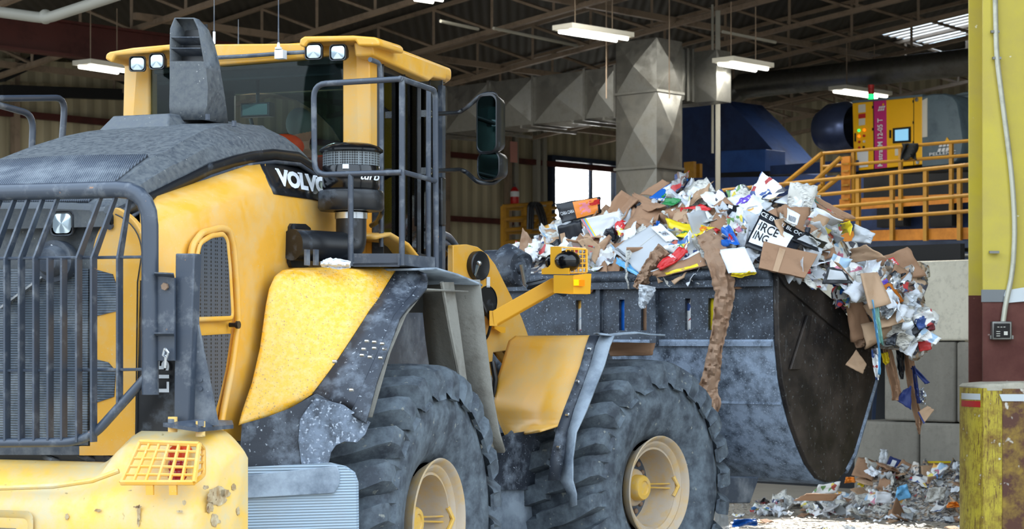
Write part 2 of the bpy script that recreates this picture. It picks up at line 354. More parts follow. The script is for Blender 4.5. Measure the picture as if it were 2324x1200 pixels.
for y in (862,882): m.lathe(RP(456,y,'u',um+.045),-UR,[(0,.009),(.004,.009),(.004,.001)],10)
part(m,'mast_gusset','gry')
m=MB(); m.poly(rp((352,625,'u',-2.15),(396,630,'u',-2.15),(396,818,'u',-2.15),(352,818,'u',-2.15)),UR*.012); m.poly(rp((350,620,'u',-2.2),(394,622,'u',-2.2),(396,630,'u',-2.14),(352,628,'u',-2.14)),Z*.006); m.poly(rp((350,757,'u',-2.2),(394,757,'u',-2.2),(396,764,'u',-2.14),(352,764,'u',-2.14)),Z*.006); part(m,'hinge_bracket','tub')
for y in (650,): 
    q=MB(); q.lathe(RP(376,y,'u',-2.155),-UR,[(0,.018),(.014,.018),(.014,.001)],6); part(q,'bracket_bolt','rust')
m=MB(); m.tube(rp((374,790,'u',-2.18),(382,800,'u',-2.18),(378,812,'u',-2.18),(370,806,'u',-2.18),(374,790,'u',-2.18)),.006,6); m.tube(rp((376,805,'u',-2.17),(374,835,'u',-2.17)),.006,6); part(m,'latch_pin','chrome',label='bright steel latch ring and pin')
# ---- radiator guard
ug=-2.15
m=MB(); m.tube(rp((-140,440,'u',ug),(120,434,'u',ug),(340,428,'u',ug),(341,895,'u',ug)),.040,16,fil=.17); gd=part(m,'guard_tube','tub',smooth=60)
m=MB(); m.tube(rp((336,850,'u',ug),(215,985,'u',ug-.06),(165,1003,'u',ug-.08),(-140,1006,'u',ug-.08)),.022,12,fil=.06); part(m,'lower_guard_tube','tub',smooth=60)
ub=ug-.10
xs=[-120,-88,-56,-24,7,40,73,105,136,170,204]
for i,x in enumerate(xs):
    m=MB(); b=RP(x,1003,'u',ub); k=RP(x,585,'u',ub); m.poly([b,b+UR*.045,k+UR*.045,k],VR*.011)
    if not (73<x<160):
        t=RP(x+52,448,'u',ug-.01); m.poly([k,k+UR*.045,t+UR*.03,t],VR*.011)
    part(m,'guard_bar','tub',smooth=0)
m=MB(); b=RP(263,915,'u',ub+.05); k=RP(263,585,'u',ub+.05); t=RP(288,446,'u',ug); m.poly([b,b+UR*.045,k+UR*.045,k],VR*.011); m.poly([k,k+UR*.045,t+UR*.03,t],VR*.011); part(m,'guard_bar','tub',smooth=0)
for y in (583,838):
    m=MB(); m.tube(rp((-140,y+5,'u',ub-.005),(330,y,'u',ug-.02)),.0075,6); part(m,'guard_cross_rod','tub')
# bolts / rear work lamp, round camera and wiper behind the guard
m=MB(); ul=-1.98
lamp_box=lambda cx,cy,w,h,u,name='rear_work_lamp': None
def lamp(cx,cy,w,h,ax,val,fr=R,tilt=0,depth=.07,name='work_lamp',frame_mat='blk'):
    c=fr.P(cx,cy,ax,val); s=F/c.y; W=w/s/.92; H=h/s; m=MB(); X=Vector((fr.r[0],fr.r[1],0)); U=Vector((fr.h[0],fr.h[1],0))
    if tilt: X=(Matrix.Rotation(tilt,3,'Z')@X); U=(Matrix.Rotation(tilt,3,'Z')@U)
    rows=[]
    for (dd,k) in ((depth,.55),(.02,.95),(0,1),(-.006,.96),(-.004,.86)):
        rows.append([c+U*dd+X*a*k+Z*b*k for a,b in rrect(0,0,W,H,min(W,H)*.22,4)])
    m.grid(rows,True); m.f.append(tuple(range(len(rows[0])))); o=part(m,name,frame_mat)
    m=MB(); rows=[[c-U*(.002+.006*(1-k))+X*a*k+Z*b*k for a,b in rrect(0,0,W*.76,H*.76,min(W,H)*.2,4)] for k in (1,.7,.3,.02)]
    m.grid(rows,True); part(m,'lamp_lens','lens',parent=o)
    return o
lamp(141,507,58,58,'u',-2.06)
m=MB(); c=RP(121,592,'u',-2.08); m.lathe(c,-UR,[(-.06,.10),(.0,.10),(.0,.075),(.03,.072),(.055,.055),(.06,.02),(.06,.001)],32); part(m,'round_vent_cap','gry')
for a in ((119,558),(147,607),(95,607)):
    q=MB(); q.lathe(RP(a[0],a[1],'u',-2.085),-UR,[(0,.008),(.008,.007),(.009,.001)],8); part(q,'cap_screw','chrome')
m=MB(); m.bar(RP(2,700,'u',-2.03),RP(110,620,'u',-2.03),.01,.035,up=UR); part(m,'silver_strut','chrome')
# ---- engine hood
m=MB(); m.poly(rp((318,636,'u',-2.02),(398,636,'u',-2.02),(398,990,'u',-2.02),(308,990,'u',-2.02)),UR*.02); part(m,'name_plate_panel','blk',smooth=0)
a_,b_,c_,d_=rp((357,790,'u',-2.03),(385,790,'u',-2.03),(385,890,'u',-2.03),(357,890,'u',-2.03))
m=text_mb('L150',c_,b_,a_,d_,.0,bold=.03); 
for v in m.v: v-=UR*.004
part(m,'model_lettering','white',smooth=0,label='pale grey letters and digits reading upwards')
# rear door : grey grille panel with yellow wings
dr=-2.0
m=MB(); m.poly(rp((-150,455,'u',dr),(255,455,'u',dr+.03),(232,520,'u',dr+.01),(215,590,'u',dr),(205,700,'u',dr),(200,1010,'u',dr),(-150,1010,'u',dr)),UR*.03); part(m,'rear_door_panel','hood',smooth=0)
m=MB(); m.poly(rp((-150,610,'u',dr-.012),(200,610,'u',dr-.012),(198,1000,'u',dr-.012),(-150,1000,'u',dr-.012)),UR*.012); part(m,'radiator_grille','rad')
def arc(p,q,b,n=8):   # bulging polyline in pixels
    o=[]
    for i in range(n+1):
        t=i/n; x=p[0]*(1-t)+q[0]*t; y=p[1]*(1-t)+q[1]*t; k=4*t*(1-t); o.append((x+b[0]*k,y+b[1]*k))
    return o
wing=arc((262,470),(209,590),(-14,-4))+[(206,720),(203,1030)]
outw=arc((262,470),(326,560),(16,-8))+[(322,720),(305,1032)]
m=MB(); m.poly([RP(x,y,'u',dr-.02) for x,y in wing]+[RP(x,y,'u',dr-.02) for x,y in reversed(outw[1:])],UR*.04); part(m,'rear_wing_panel','yel',smooth=0,bevel=.006)
m=MB(); m.poly([RP(x,y,'u',dr-.026) for x,y in [(205,608),(255,622),(268,660),(268,705),(205,720)]],UR*.008); part(m,'wing_grille_insert','rad'); m=MB(); m.poly([RP(x,y,'u',dr-.026) for x,y in [(205,812),(245,822),(262,842),(258,900),(205,918)]],UR*.008); part(m,'wing_grille_insert','rad')
m=MB(); m.tube([RP(x,y,'u',dr-.03) for x,y in arc((262,486),(322,575),(14,-10))]+rp((312,640,'u',dr-.03),(308,1000,'u',dr-.03)),.0035,6); part(m,'panel_seam','blk')
m=MB(); m.poly(rp((-150,1012,'u',dr-.02),(180,1012,'u',dr-.02),(180,1032,'u',dr-.02),(-150,1032,'u',dr-.02)),UR*.05); part(m,'lower_sill','gry')
m=MB(); m.poly(rp((180,1012,'u',dr-.021),(300,1012,'u',dr-.021),(290,1033,'u',dr-.021),(180,1033,'u',dr-.021)),UR*.05); part(m,'lower_sill_end','yel')
m=MB(); m.bx(R,(-1.98,-.9,.9),(-1.8,.66,1.40)); part(m,'chassis_rear','blk')
m=MB()
for x,y in ((120,1045),(200,1040),(260,1045)): m.tube(rp((x-30,1030,'u',-1.95),(x,y,'u',-2.0),(x+25,1050,'u',-1.95)),.016,8)
part(m,'hydraulic_hose','gry')
# side body (yellow): rows from top edge to bottom, columns along the length
top=[(318,470,.56),(355,436,.58),(470,397,.58),(560,367,.58),(600,363,.58),(650,376,.58),(735,408,.57),(850,452,.57)]
shd=[(318,520,.70),(362,508,.76),(470,478,.80),(548,448,.80),(600,440,.79),(650,448,.78),(735,470,.78),(850,510,.78)]
low=[(318,610,.70),(362,610,.79),(470,610,.82),(545,610,.80),(610,610,.79),(650,620,.78),(735,640,.78),(850,660,.78)]
bot=[(318,1000,.70),(362,1000,.79),(450,1000,.82),(525,1000,.80),(590,1000,.79),(650,1000,.78),(735,1000,.78),(850,1000,.78)]
def mid(a,b,t,e=0): return [(x[0]*(1-t)+y[0]*t,x[1]*(1-t)+y[1]*t,x[2]*(1-t)+y[2]*t+e) for x,y in zip(a,b)]
rows=[[RP(x,y,'v',v) for x,y,v in r] for r in (top,mid(top,shd,.5,.03),mid(top,shd,.85,.015),shd,mid(shd,low,.3,.01),low,mid(low,bot,.5),bot)]
m=MB(); m.grid(rows); part(m,'hood_side_panel','yel',solid=.02,smooth=70)
# same panel on the far side and an inner block so that the hood is closed
m=MB(); m.poly([R.T(-1.95,-.72,1.35),R.T(-1.95,-.72,2.45),R.T(-.75,-.72,2.85),R.T(.1,-.72,2.85),R.T(.1,-.72,1.35)],VR*.02); part(m,'hood_side_panel','yel')
m=MB(); m.poly([R.T(-1.9,-.68,1.3),R.T(-1.9,-.68,2.30),R.T(-.9,-.68,2.62),R.T(.1,-.68,2.62),R.T(.1,-.68,1.3)],VR*1.22); part(m,'engine_block','blk')
# vent recess: raised yellow frame and two perforated meshes
fro=[(425,590),(440,535),(475,522),(512,520),(522,540),(530,600),(538,700),(534,760),(515,860),(496,950),(470,985)]
frm=[(441,725),(442,600),(452,552),(478,535),(506,531),(514,545),(520,610),(526,722)]
def strip(pts,r,mat,name,v,closed=False,**k):
    q=MB(); P=[RP(x,y,'v',v) for x,y in pts]; 
    if closed: P.append(P[0])
    q.tube(fillet(P,.03,3),r,8); return part(q,name,mat,smooth=70,**k)
m=MB(); m.poly([RP(x,y,'v',.858) for x,y in frm],VR*-.02); part(m,'upper_vent_mesh','perf',smooth=0,label='black perforated mesh')
m=MB(); m.poly([RP(x,y,'v',.858) for x,y in [(452,762),(524,757),(512,840),(497,905),(484,950)]],VR*-.02); part(m,'lower_vent_mesh','perf',smooth=0,label='black perforated mesh')
strip(frm,.014,'yel','vent_frame',.852,True)
strip([(430,700),(430,600),(437,556),(458,528),(500,517),(520,522),(530,560),(537,650),(540,735),(527,830),(507,930),(497,990)],.018,'yel','vent_surround',.84)
m=MB(); m.lathe(RP(525,737,'v',.84),VR,[(-.01,.012),(.03,.012),(.03,.020),(.045,.020),(.045,.001)],10); part(m,'vent_latch','blk')
# volvo band
bd=[(583,364),(640,371),(735,405),(738,456),(622,441),(605,412)]
def onside(x,y):  # depth following the shoulder surface
    def yt(l):
        for a,b in zip(l,l[1:]):
            if a[0]<=x<=b[0]: t=(x-a[0])/(b[0]-a[0]); return a[1]*(1-t)+b[1]*t
        return l[-1][1]
    a,b=yt(top),yt(shd); t=max(0,min(1,(y-a)/(b-a))); base=.58*(1-t)+.785*t
    return RP(x,y,'v',base+.034*math.sin(PI*min(1,t))+.012)
m=MB(); n=10; rows=[]
for i in range(n+1):
    s=i/n; xt=586+s*152; yt=364+ (s*152)*.0+ max(0,(s-.3))*57; xb=620+s*118; yb=441+s*16
    rows.append([onside(xt*(1-t)+xb*t,yt*(1-t)+yb*t) for t in (0,.25,.5,.75,1)])
m.grid(rows); part(m,'name_band','blk',solid=.004,noff=1,smooth=70,label='black band carrying the white maker name')
A,Bv,Cv,D=onside(621,429),onside(733,449),onside(731,411),onside(613,390)
for t in (A,Bv,Cv,D): t+=VR*.008
m=text_mb('VOLVO',A,Bv,Cv,D,.03,bold=.058,space=.98); 
def onq(s,t): return A*(1-s)*(1-t)+Bv*s*(1-t)+Cv*s*t+D*(1-s)*t-(Bv-A).cross(A-D).normalized()*.0+((Bv-A).cross(D-A)).normalized()*.031
for s in (.025,.19,.585,.765): m.add([onq(s-.035,.90),onq(s+.035,.90),onq(s+.035,1),onq(s-.035,1)],[(0,1,2,3)])
for s0,s1 in ((.41,.5),): m.add([onq(s0,.90),onq(s1,.90),onq(s1,1),onq(s0,1)],[(0,1,2,3)])
part(m,'name_lettering','white',smooth=0,label='white slab letters spelling the maker name')
# grey hood top cover
Lv=-.62
prof=[ # (right-edge px,py, v) ring stations from rear to front: right lower edge, right shoulder, top
 ((318,470,.58),(150,352,.45),(-60,358,-.1)),
]
def hoodsec(u,we,vc,wc):
    half=[(.60,we),(.607,we+.06),(.5*(.60+vc)+.035,.5*(we+wc)+.035),(vc+.012,wc-.012),(vc,wc),(vc*.5,wc+.014),(0,wc+.018)]
    pts=half+[(-a,b) for a,b in reversed(half[:-1])]
    return [R.T(u,a,b) for a,b in pts]
secs=[(-2.06,2.38,.52,2.46),(-2.04,2.39,.518,2.49),(-1.8,2.47,.51,2.60),(-1.6,2.535,.505,2.70),(-1.42,2.595,.50,2.78),(-1.34,2.62,.498,2.80),(-1.1,2.70,.47,2.885),(-.85,2.76,.44,2.96),(-.65,2.80,.42,3.005),(-.4,2.835,.40,3.04),(-.1,2.845,.385,3.06),(.05,2.81,.38,3.02),(.2,2.74,.38,2.90)]
m=MB(); m.grid([hoodsec(*s) for s in secs]); m.f.append(tuple(range(13))); m.f.append(tuple(reversed(range(13*12,13*13)))); part(m,'hood_cover','hood',smooth=28)
m=MB(); m.grid([[R.T(u,v*k,w+.020-.012*abs(k)) for k in (-1,-.5,0,.5,1)] for u,v,w in ((-2.03,.49,2.495),(-1.8,.48,2.60),(-1.6,.475,2.70),(-1.46,.47,2.765))]); part(m,'hood_inlet_grille','slat',solid=.012,noff=0)
m=MB(); m.grid([[R.T(u,.612,we+.055),R.T(u,.622,we+.035),R.T(u,.622,we+.0)] for u,we,vc,wc in secs[1:]]); part(m,'hood_edge_band','blk',smooth=60,solid=.01)
m=MB(); m.tube([R.T(u,.615,we-.012) for u,we,vc,wc in secs[1:]],.014,8); part(m,'hood_edge_trim','tub',smooth=60)
# exhaust stack
m=MB(); m.grid([[R.T(-.72,-.30,3.0),R.T(-.72,.14,3.0),R.T(.05,.24,3.0),R.T(.05,-.32,3.0)],[R.T(-.64,-.26,3.085),R.T(-.64,.10,3.085),R.T(.02,.18,3.095),R.T(.02,-.28,3.095)]],True); m.f.append((4,5,6,7)); part(m,'stack_base','hood',bevel=.008)
us=-.55
def ssec(y,xl,xr,xr2,d0,d1):   # section: rear face xl..xr at u=us+d0, side goes forward to xr2
    a=RP(xl,y,'u',us+d0); b=RP(xr,y,'u',us+d0); 
    c=RP(xr2,y,'v',R.L(b)[1]-.005); c=R.T(max(R.L(c)[0],R.L(b)[0]+.05),R.L(b)[1]-.01,a.z); d=R.T(R.L(c)[0],R.L(a)[1]+.02,a.z)
    return [a,b,c,d]
st=[(272,386,460,520,0,0),(240,384,470,516,0,0),(200,385,472,510,0,0),(160,385,468,503,0,0),(139,385,464,500,0,0)]
m=MB(); m.grid([ssec(*s) for s in st],True)
op=[ssec(139,385,464,500,0,0),ssec(100,385,458,490,0,0),ssec(65,386,452,476,0,0)]
cap=[RP(396,40,'u',us+.03),RP(440,40,'u',us+.03),RP(452,44,'u',us+.09),RP(400,42,'u',us+.09)]
# hollow mouth: side walls and back only
for i in range(2):
    a,b=op[i],op[i+1]; m.add([a[1],a[2],b[2],b[1]],[(0,1,2,3)]); m.add([a[2],a[3],b[3],b[2]],[(0,1,2,3)]); m.add([a[3],a[0],b[0],b[3]],[(0,1,2,3)])
a=op[2]; m.add(a+cap,[(1,2,6,5),(2,3,7,6),(3,0,4,7),(4,5,6,7)])
m.add([op[0][0],op[0][1],op[0][2],op[0][3]],[(0,1,2,3)])
part(m,'exhaust_stack','hood',smooth=20,solid=.008,noff=-1)
m=MB(); a,b,c,d=ssec(138,390,456,490,0,0); a2,b2,c2,d2=ssec(48,398,446,470,0,0); m.add([a+UR*.10,b+UR*.10,b2+UR*.12,a2+UR*.12],[(0,1,2,3)]); m.add([a+UR*.012,b+UR*.012,b+UR*.10,a+UR*.10],[(0,1,2,3)]); part(m,'stack_mouth_dark_panel','blk',smooth=0,solid=.004)  # black inner panel added to darken the stack mouth
for y in (85,110): 
    q=MB(); a,b,c,d=ssec(y,388,455,480,0,0); q.poly([a,b,b+UR*.09-Z*.03,a+UR*.09-Z*.03],Z*.004); part(q,'stack_louvre','gry')
for a in ((367,267),(471,264),(531,279),(385,290)):
    q=MB(); q.lathe(RP(a[0],a[1],'u',-.6),Z,[(-.02,.014),(.012,.014),(.012,.001)],6); part(q,'cover_bolt','tub')
# ---- rear fender
S_=[(668,611,.86),(640,616,.86),(622,630,.86),(611,655,.86),(604,690,.86),(599,725,.86),(590,790,.86),(572,870,.86),(548,940,.86),(541,965,.86),(545,1076,.86)]
M_=[(915,605,1.28),(898,614,1.28),(886,632,1.28),(872,655,1.28),(856,682,1.28),(838,706,1.28),(800,765,1.26),(757,830,1.22),(708,895,1.15),(640,935,1.02),(642,1072,1.02)]
O_=[(962,622,1.46),(968,640,1.46),(966,655,1.46),(948,676,1.46),(925,696,1.46),(905,722,1.46),(880,790,1.46),(852,870,1.46),(828,960,1.46),(795,1008,1.46),(735,1052,1.30)]
def lin(a,b,t): return tuple(p*(1-t)+q*t for p,q in zip(a,b))
def dens(l,k=3):
    o=[]
    for a,b in zip(l,l[1:]): o+= [lin(a,b,i/k) for i in range(k)]
    return o+[l[-1]]
Sd,Md=dens(S_[:10]),dens(M_[:10]); Mo,Od=dens(M_[:9]),dens(O_[:9])
m=MB(); m.grid([[RP(*lin(s,q,t)[:2],'v',lin(s,q,t)[2]) for t in (0,.05,.25,.5,.75,1)] for s,q in zip(Sd,Md)]); part(m,'rear_fender','yelf',solid=.015,smooth=70)
m=MB(); rows=[]
for s,q in zip(Mo,Od):
    r=[]
    for t in (-.03,.0,.33,.36,.66,.70,1): 
        x=lin(s,q,max(0,t)); e=.012+(.02 if t in(.36,.66) else 0); r.append(RP(x[0],x[1],'v',x[2])+VR*e*.6)
    rows.append(r)
m.grid(rows); part(m,'fender_extension','rub',solid=.018,smooth=50,label='black rubber fender extension with scuffed torn edge')
# lower black apron with a round bite cut out
ap=[(541,962),(600,945),(652,925),(708,893),(830,958),(818,985),(797,1005),(792,1002),(770,1003),(750,1010),(738,1024),(733,1040),(735,1056),(640,1066),(555,1078),(548,1076),(538,1010)]
m=MB(); m.poly([RP(x,y,'v',.88+(x-541)/290*.56)+VR*.02 for x,y in ap],UR*.015); part(m,'fender_apron','rub',smooth=0)
m=MB(); m.poly([RP(x,y,'v',.88+(x-541)/290*.56)+VR*.035-UR*.004 for x,y in ((704,902),(765,918),(824,960),(814,986),(797,1003),(768,1001),(748,1010),(737,1026),(732,1050),(690,1058),(672,1058),(664,1000),(668,950),(685,925))],UR*.006); part(m,'scuffed_patch','scuf',smooth=0,label='pale scuffed rubber patch')
for x,y in ((833,774),(850,776),(868,780),(826,792),(850,790),(873,792),(822,806),(840,810),(864,812),(760,820),(798,885)):
    q=MB(); q.lathe(RP(x,y,'v',1.475),VR,[(-.01,.009),(.01,.008),(.012,.001)],8); part(q,'rivet','chrome')
# railing plinth, fender top rim, forward mudguard and inner liner
m=MB(); m.grid([[R.T(u,v,w) for v in (.8,1.1,1.46)] for u,w in ((-.30,2.225),(-.1,2.235),(.2,2.21),(.5,2.17),(.56,2.16))]); part(m,'fender_top','rubd',solid=.012,smooth=60)
wv=[(965,612),(990,618),(1010,628),(1035,630),(1060,634),(1085,642)]
fl=[(0.50,2.19),(.56,2.0),(.60,1.85),(.66,1.7),(.74,1.5),(.84,1.3),(.93,1.18)]
m=MB(); m.grid([[R.T(u+.02*math.sin(v*17+w*4),v,w) for v in (1.08,1.16,1.24,1.32,1.40,1.46)] for u,w in fl]); part(m,'front_mudguard','lin',solid=.02,smooth=60,label='mud caked grey rubber mudguard flap')
m=MB(); rag=[(1005,640),(1030,640),(1058,850),(1075,960),(1112,985),(1145,1010),(1112,1018),(1112,1040),(1096,1100),(1082,1085),(1070,1010),(1060,960),(1045,900),(1020,740)]
m.poly([RP(x,y,'v',1.40) for x,y in rag],VR*-.012); part(m,'torn_mudflap','lin',smooth=0)
m=MB(); m.tube([RP(x,y,'v',1.42) for x,y in ((1002,640),(1020,740),(1042,850),(1060,930))],.012,6); part(m,'mudguard_rib','lin')
m=MB(); m.poly([R.T(u,.74,w) for u,w in ((-1.1,.8),(-1.1,1.35),(-.6,2.05),(-.3,2.15),(.5,2.15),(.95,1.2),(1.0,.8))],VR*.02); part(m,'wheel_arch_liner','lin')
m=MB(); m.bar(R.T(-.7,.77,1.78),R.T(.62,.77,1.72),.02,.02); m.bar(R.T(.35,.77,2.15),R.T(.75,.77,1.1),.02,.03); m.bar(R.T(-.3,.77,1.95),R.T(.4,.77,1.93),.02,.02); part(m,'liner_rib','lin')
m=MB(); m.grid([[R.T(u,v,w) for v in (.76,1.1,1.44)] for u,w in ((-.88,1.45),(-.66,1.78),(-.46,1.98),(-.2,2.12),(.4,2.12))]); part(m,'arch_roof_liner','lin',solid=.01,smooth=60)
# access step panel hanging below the fender
m=MB(); a=RP(556,1045,'v',.95); b=RP(770,1052,'v',1.36); rows=[]
m.poly([RP(x,y,'v',.95+(x-556)/254*.45)-UR*.01 for x,y in ((556,1078),(768,1056),(775,1075),(773,1100),(762,1118),(556,1130))],UR*-.015); part(m,'step_upper_flange','rubd',smooth=0,bevel=.004)
m=MB(); m.poly([RP(x,y,'v',.95+(x-556)/254*.45) for x,y in ((556,1060),(745,1050),(780,1058),(800,1072),(808,1095),(810,1330),(556,1330))],UR*.03); part(m,'ridged_step_plate','step',smooth=0)
m=MB(); m.poly([R.T(-.44,-0+ .93,2.245),R.T(-.44,1.41,2.245),R.T(0.02,1.41,2.235),R.T(0.02,.93,2.235)],Z*.012)
m.poly(rp((800,575,'u',-.44),(906,575,'u',-.44),(906,605,'u',-.44),(800,605,'u',-.44)),UR*.008); m.poly(rp((906,575,'v',1.4),(990,584,'v',1.4),(990,606,'v',1.4),(906,602,'v',1.4)),VR*-.008); part(m,'platform_plinth','gry',smooth=0)
# guard rails of the platform
ur=-.44
m=MB(); m.tube(rp((912,179,'u',ur),(712,191,'u',ur),(714,397,'u',ur),(912,391,'u',ur)),.016,12,fil=.075); part(m,'platform_rail','tub',smooth=70)
m=MB(); m.tube(rp((912,179,'v',1.4),(912,602,'v',1.4)),.016,12); part(m,'rail_post','tub',smooth=70)
m=MB(); m.tube(rp((796,395,'u',ur),(796,604,'u',ur)),.016,12); part(m,'rail_post','tub',smooth=70)
m=MB(); m.tube(rp((908,178,'v',1.4),(988,205,'v',1.4),(990,608,'v',1.4)),.016,12,fil=.05); part(m,'platform_rail','tub',smooth=70)
m=MB(); m.tube(rp((914,390,'v',1.4),(990,411,'v',1.4)),.014,12); part(m,'rail_cross_bar','tub',smooth=70)
m=MB(); m.tube(rp((973,196,'v',1.3),(972,604,'v',1.3)),.015,12); part(m,'rail_post','tub',smooth=70)
# left hand rails beyond the hood
for pts in (((-160,225),(148,222),(140,330)),((-160,195),(76,260),(72,345))):
    m=MB(); m.tube([RP(x,y,'v',-1.15) for x,y in pts],.020,12,fil=.10); part(m,'far_hand_rail','tub',smooth=70)
# ---- air pre-cleaner
pc=RP(797,400,'v',.98); pu=R.L(pc)[0]; K=pc.y/F
def zz(y): return CH-(y-HY)*K
def r_(px): return px*K/2
pl=Vector((pc.x,pc.y,0))
def stackprof(l): return [(zz(y),r_(w)) for y,w in l]
m=MB(); m.lathe(pl,Z,stackprof([(348,134),(345,146),(341,146),(334,130),(327,90),(324,40),(323,2)]),40); cl=part(m,'precleaner_cap','blk2',smooth=45)
m=MB(); m.lathe(pl,Z,stackprof([(378,129),(346,129)]),48); part(m,'precleaner_screen','perf2',smooth=60)
m=MB(); m.lathe(pl,Z,stackprof([(440,122),(434,128),(430,128),(428,131),(380,131),(377,126),(376,2)]),48); bo=part(m,'precleaner_body','blk2',smooth=45)
m=MB(); m.lathe(pl,Z,stackprof([(480,80),(479,140),(472,150),(440,150),(434,144),(432,120)]),48); part(m,'precleaner_collar','blk',smooth=45)
tA=RP(822,412,'v',1.12); 
def cyl(px,y,rr=131):  # point on the body facing camera
    dx=(px-797)*K; rad=r_(rr)+.002; dx=max(-rad*.98,min(rad*.98,dx)); t=math.asin(dx/rad); return Vector((pc.x+rad*math.sin(t),pc.y-rad*math.cos(t),zz(y)))
m=text_mb('turbo',Vector((0,0,0)),Vector((1,0,0)),Vector((1,1,0)),Vector((0,1,0)),0,bold=.02,shear=.25)
for v in m.v: 
    p=cyl(823+v.x*52,412-v.y*19); v.x,v.y,v.z=p.x,p.y,p.z
part(m,'precleaner_lettering','white',smooth=0,label='white lettering on the black drum')
m=MB(); q=cyl(790,383); m.box(q,(r_(28),.006,r_(20)*1.0)); part(m,'small_label','white')
m=MB(); m.lathe(pl,Z,stackprof([(500,66),(482,66)]),32); m.lathe(pl,Z,stackprof([(497,70),(497,74),(483,74),(483,70)]),32); part(m,'hose_clamp','chrome')
R_=r_(68); m=MB(); z0=zz(497); z1=zz(562); hz=RP(662,563,'v',.84)
m.tube([Vector((pc.x,pc.y,z0)),Vector((pc.x,pc.y,z0-.05)),Vector((pc.x,pc.y,z1)),Vector((pc.x,pc.y,z1))+(Vector((hz.x,hz.y,z1))-Vector((pc.x,pc.y,z1)))],[R_]*2+[R_]*2 and R_*1.02,24,fil=.13); part(m,'intake_elbow','blk',smooth=60,label='dusty black intake elbow pipe')
m=MB(); m.tube(rp((865,455,'v',1.05),(868,480,'v',1.05),(855,505,'v',.95),(842,512,'v',.9)),.014,8,fil=.05); part(m,'drain_tube','blk')
for x in (697,717): 
    q=MB(); q.bar(RP(x,566,'v',1.0),RP(x,602,'v',1.0),.012,.045,up=UR); part(q,'pipe_bracket','gry')
m=MB(); m.poly([RP(x,y,'v',.815) for x,y in ((659,514),(663,507),(694,508),(705,517),(709,534),(709,560),(700,606),(664,606),(659,595))],VR*-.05); part(m,'hood_recess','blk')
m=MB(); m.bx(R,(-.28,.8,2.0),(.3,1.2,2.13)); part(m,'fender_shelf','blk')
# ---- cab
uc=.30
cabw=(-.70,.86)
m=MB()
# roof slab
m.poly([R.T(uc-.02,-.80,3.50),R.T(uc-.02,.90,3.50),R.T(1.42,.90,3.47),R.T(1.55,.80,3.46),R.T(1.55,-.70,3.46),R.T(1.42,-.80,3.47)],Z*.085); roof=part(m,'cab_roof','yel',bevel=.03)
# right rear visor and side eave
m=MB(); u0=.10
m.poly(rp((680,88,'u',u0),(690,82,'u',u0),(800,80,'u',u0),(852,84,'u',u0),(860,92,'u',u0),(860,104,'u',u0),(812,104,'u',u0),(806,92,'u',u0),(700,95,'u',u0),(690,108,'u',u0),(678,102,'u',u0)),UR*.34); part(m,'roof_visor','yel',bevel=.012)
m=MB(); m.poly(rp((240,122,'u',u0),(248,117,'u',u0),(300,108,'u',u0),(386,100,'u',u0),(420,100,'u',u0),(420,112,'u',u0),(372,114,'u',u0),(362,117,'u',u0),(262,126,'u',u0),(254,142,'u',u0),(238,134,'u',u0)),UR*.34); part(m,'roof_visor','yel',bevel=.012)
m=MB(); m.poly(rp((845,92,'v',.95),(862,96,'v',.95),(1012,152,'v',.95),(1014,182,'v',.95),(985,176,'v',.95),(975,184,'v',.95),(848,126,'v',.95)),VR*-.12); part(m,'roof_eave','yel',bevel=.014)
m=MB(); m.poly(rp((486,100,'u',uc-.03),(690,98,'u',uc-.03),(690,132,'u',uc-.03),(486,148,'u',uc-.03)),UR*.12); part(m,'rear_fascia','yel',bevel=.01)
m=MB(); m.poly(rp((330,118,'u',uc-.0),(490,108,'u',uc),(490,148,'u',uc),(330,152,'u',uc)),UR*.10); part(m,'rear_fascia','yel',bevel=.01)
# pillars
m=MB(); m.poly([RP(778,104,'u',uc),RP(778,335,'u',uc),RP(812,335,'u',uc-.03),RP(808,104,'u',uc-.03)],UR*.16); m.poly([RP(808,104,'u',uc-.03),RP(812,335,'u',uc-.03),RP(842,335,'v',.865),RP(838,104,'v',.865)],UR*.12); part(m,'rear_pillar','yel',bevel=.008)
m=MB(); m.poly([RP(312,130,'u',uc-.04),RP(300,300,'u',uc-.04),RP(338,300,'u',uc),RP(338,150,'u',uc)],UR*.10); m.poly([RP(282,145,'u',uc),RP(278,300,'u',uc),RP(300,300,'u',uc-.04),RP(312,130,'u',uc-.04)],UR*.10); part(m,'rear_pillar','yel',bevel=.008)
m=MB(); m.poly(rp((848,410,'v',.845),(848,590,'v',.845),(905,590,'v',.845),(905,560,'v',.845),(868,535,'v',.845)),VR*-.05); part(m,'cab_side_panel','yel')
m=MB(); m.grid([[R.T(u,v,w) for v in (.70,.86,.98,1.02)] for u,w in ((.05,2.42),(.25,2.45),(.5,2.40),(.75,2.28),(.95,2.12))]); part(m,'cab_lower_cowl','yel',solid=.02,smooth=60)
# glass
m=MB(); m.poly(rp((338,140,'u',uc+.02),(780,128,'u',uc+.02),(780,440,'u',uc+.02),(338,440,'u',uc+.02)),UR*.006); part(m,'rear_window','glass')
m=MB(); m.poly([R.T(.42,.855,2.3),R.T(.42,.855,3.47),R.T(1.34,.83,3.45),R.T(1.34,.83,2.3)],VR*-.006); part(m,'side_window','glass')
m=MB(); m.poly([R.T(.42,-.70,2.3),R.T(.42,-.70,3.47),R.T(1.34,-.66,3.45),R.T(1.34,-.66,2.3)],VR*.006); part(m,'side_window','glass')
m=MB(); m.poly([R.T(1.46,-.5,2.3),R.T(1.46,-.5,3.45),R.T(1.46,.6,3.45),R.T(1.46,.6,2.3)],UR*.006); part(m,'windscreen','glass')
def fbar(a,b,w,h,name='window_frame',mat='blk'):
    q=MB(); q.bar(R.T(*a),R.T(*b),w,h); return part(q,name,mat,bevel=.004)
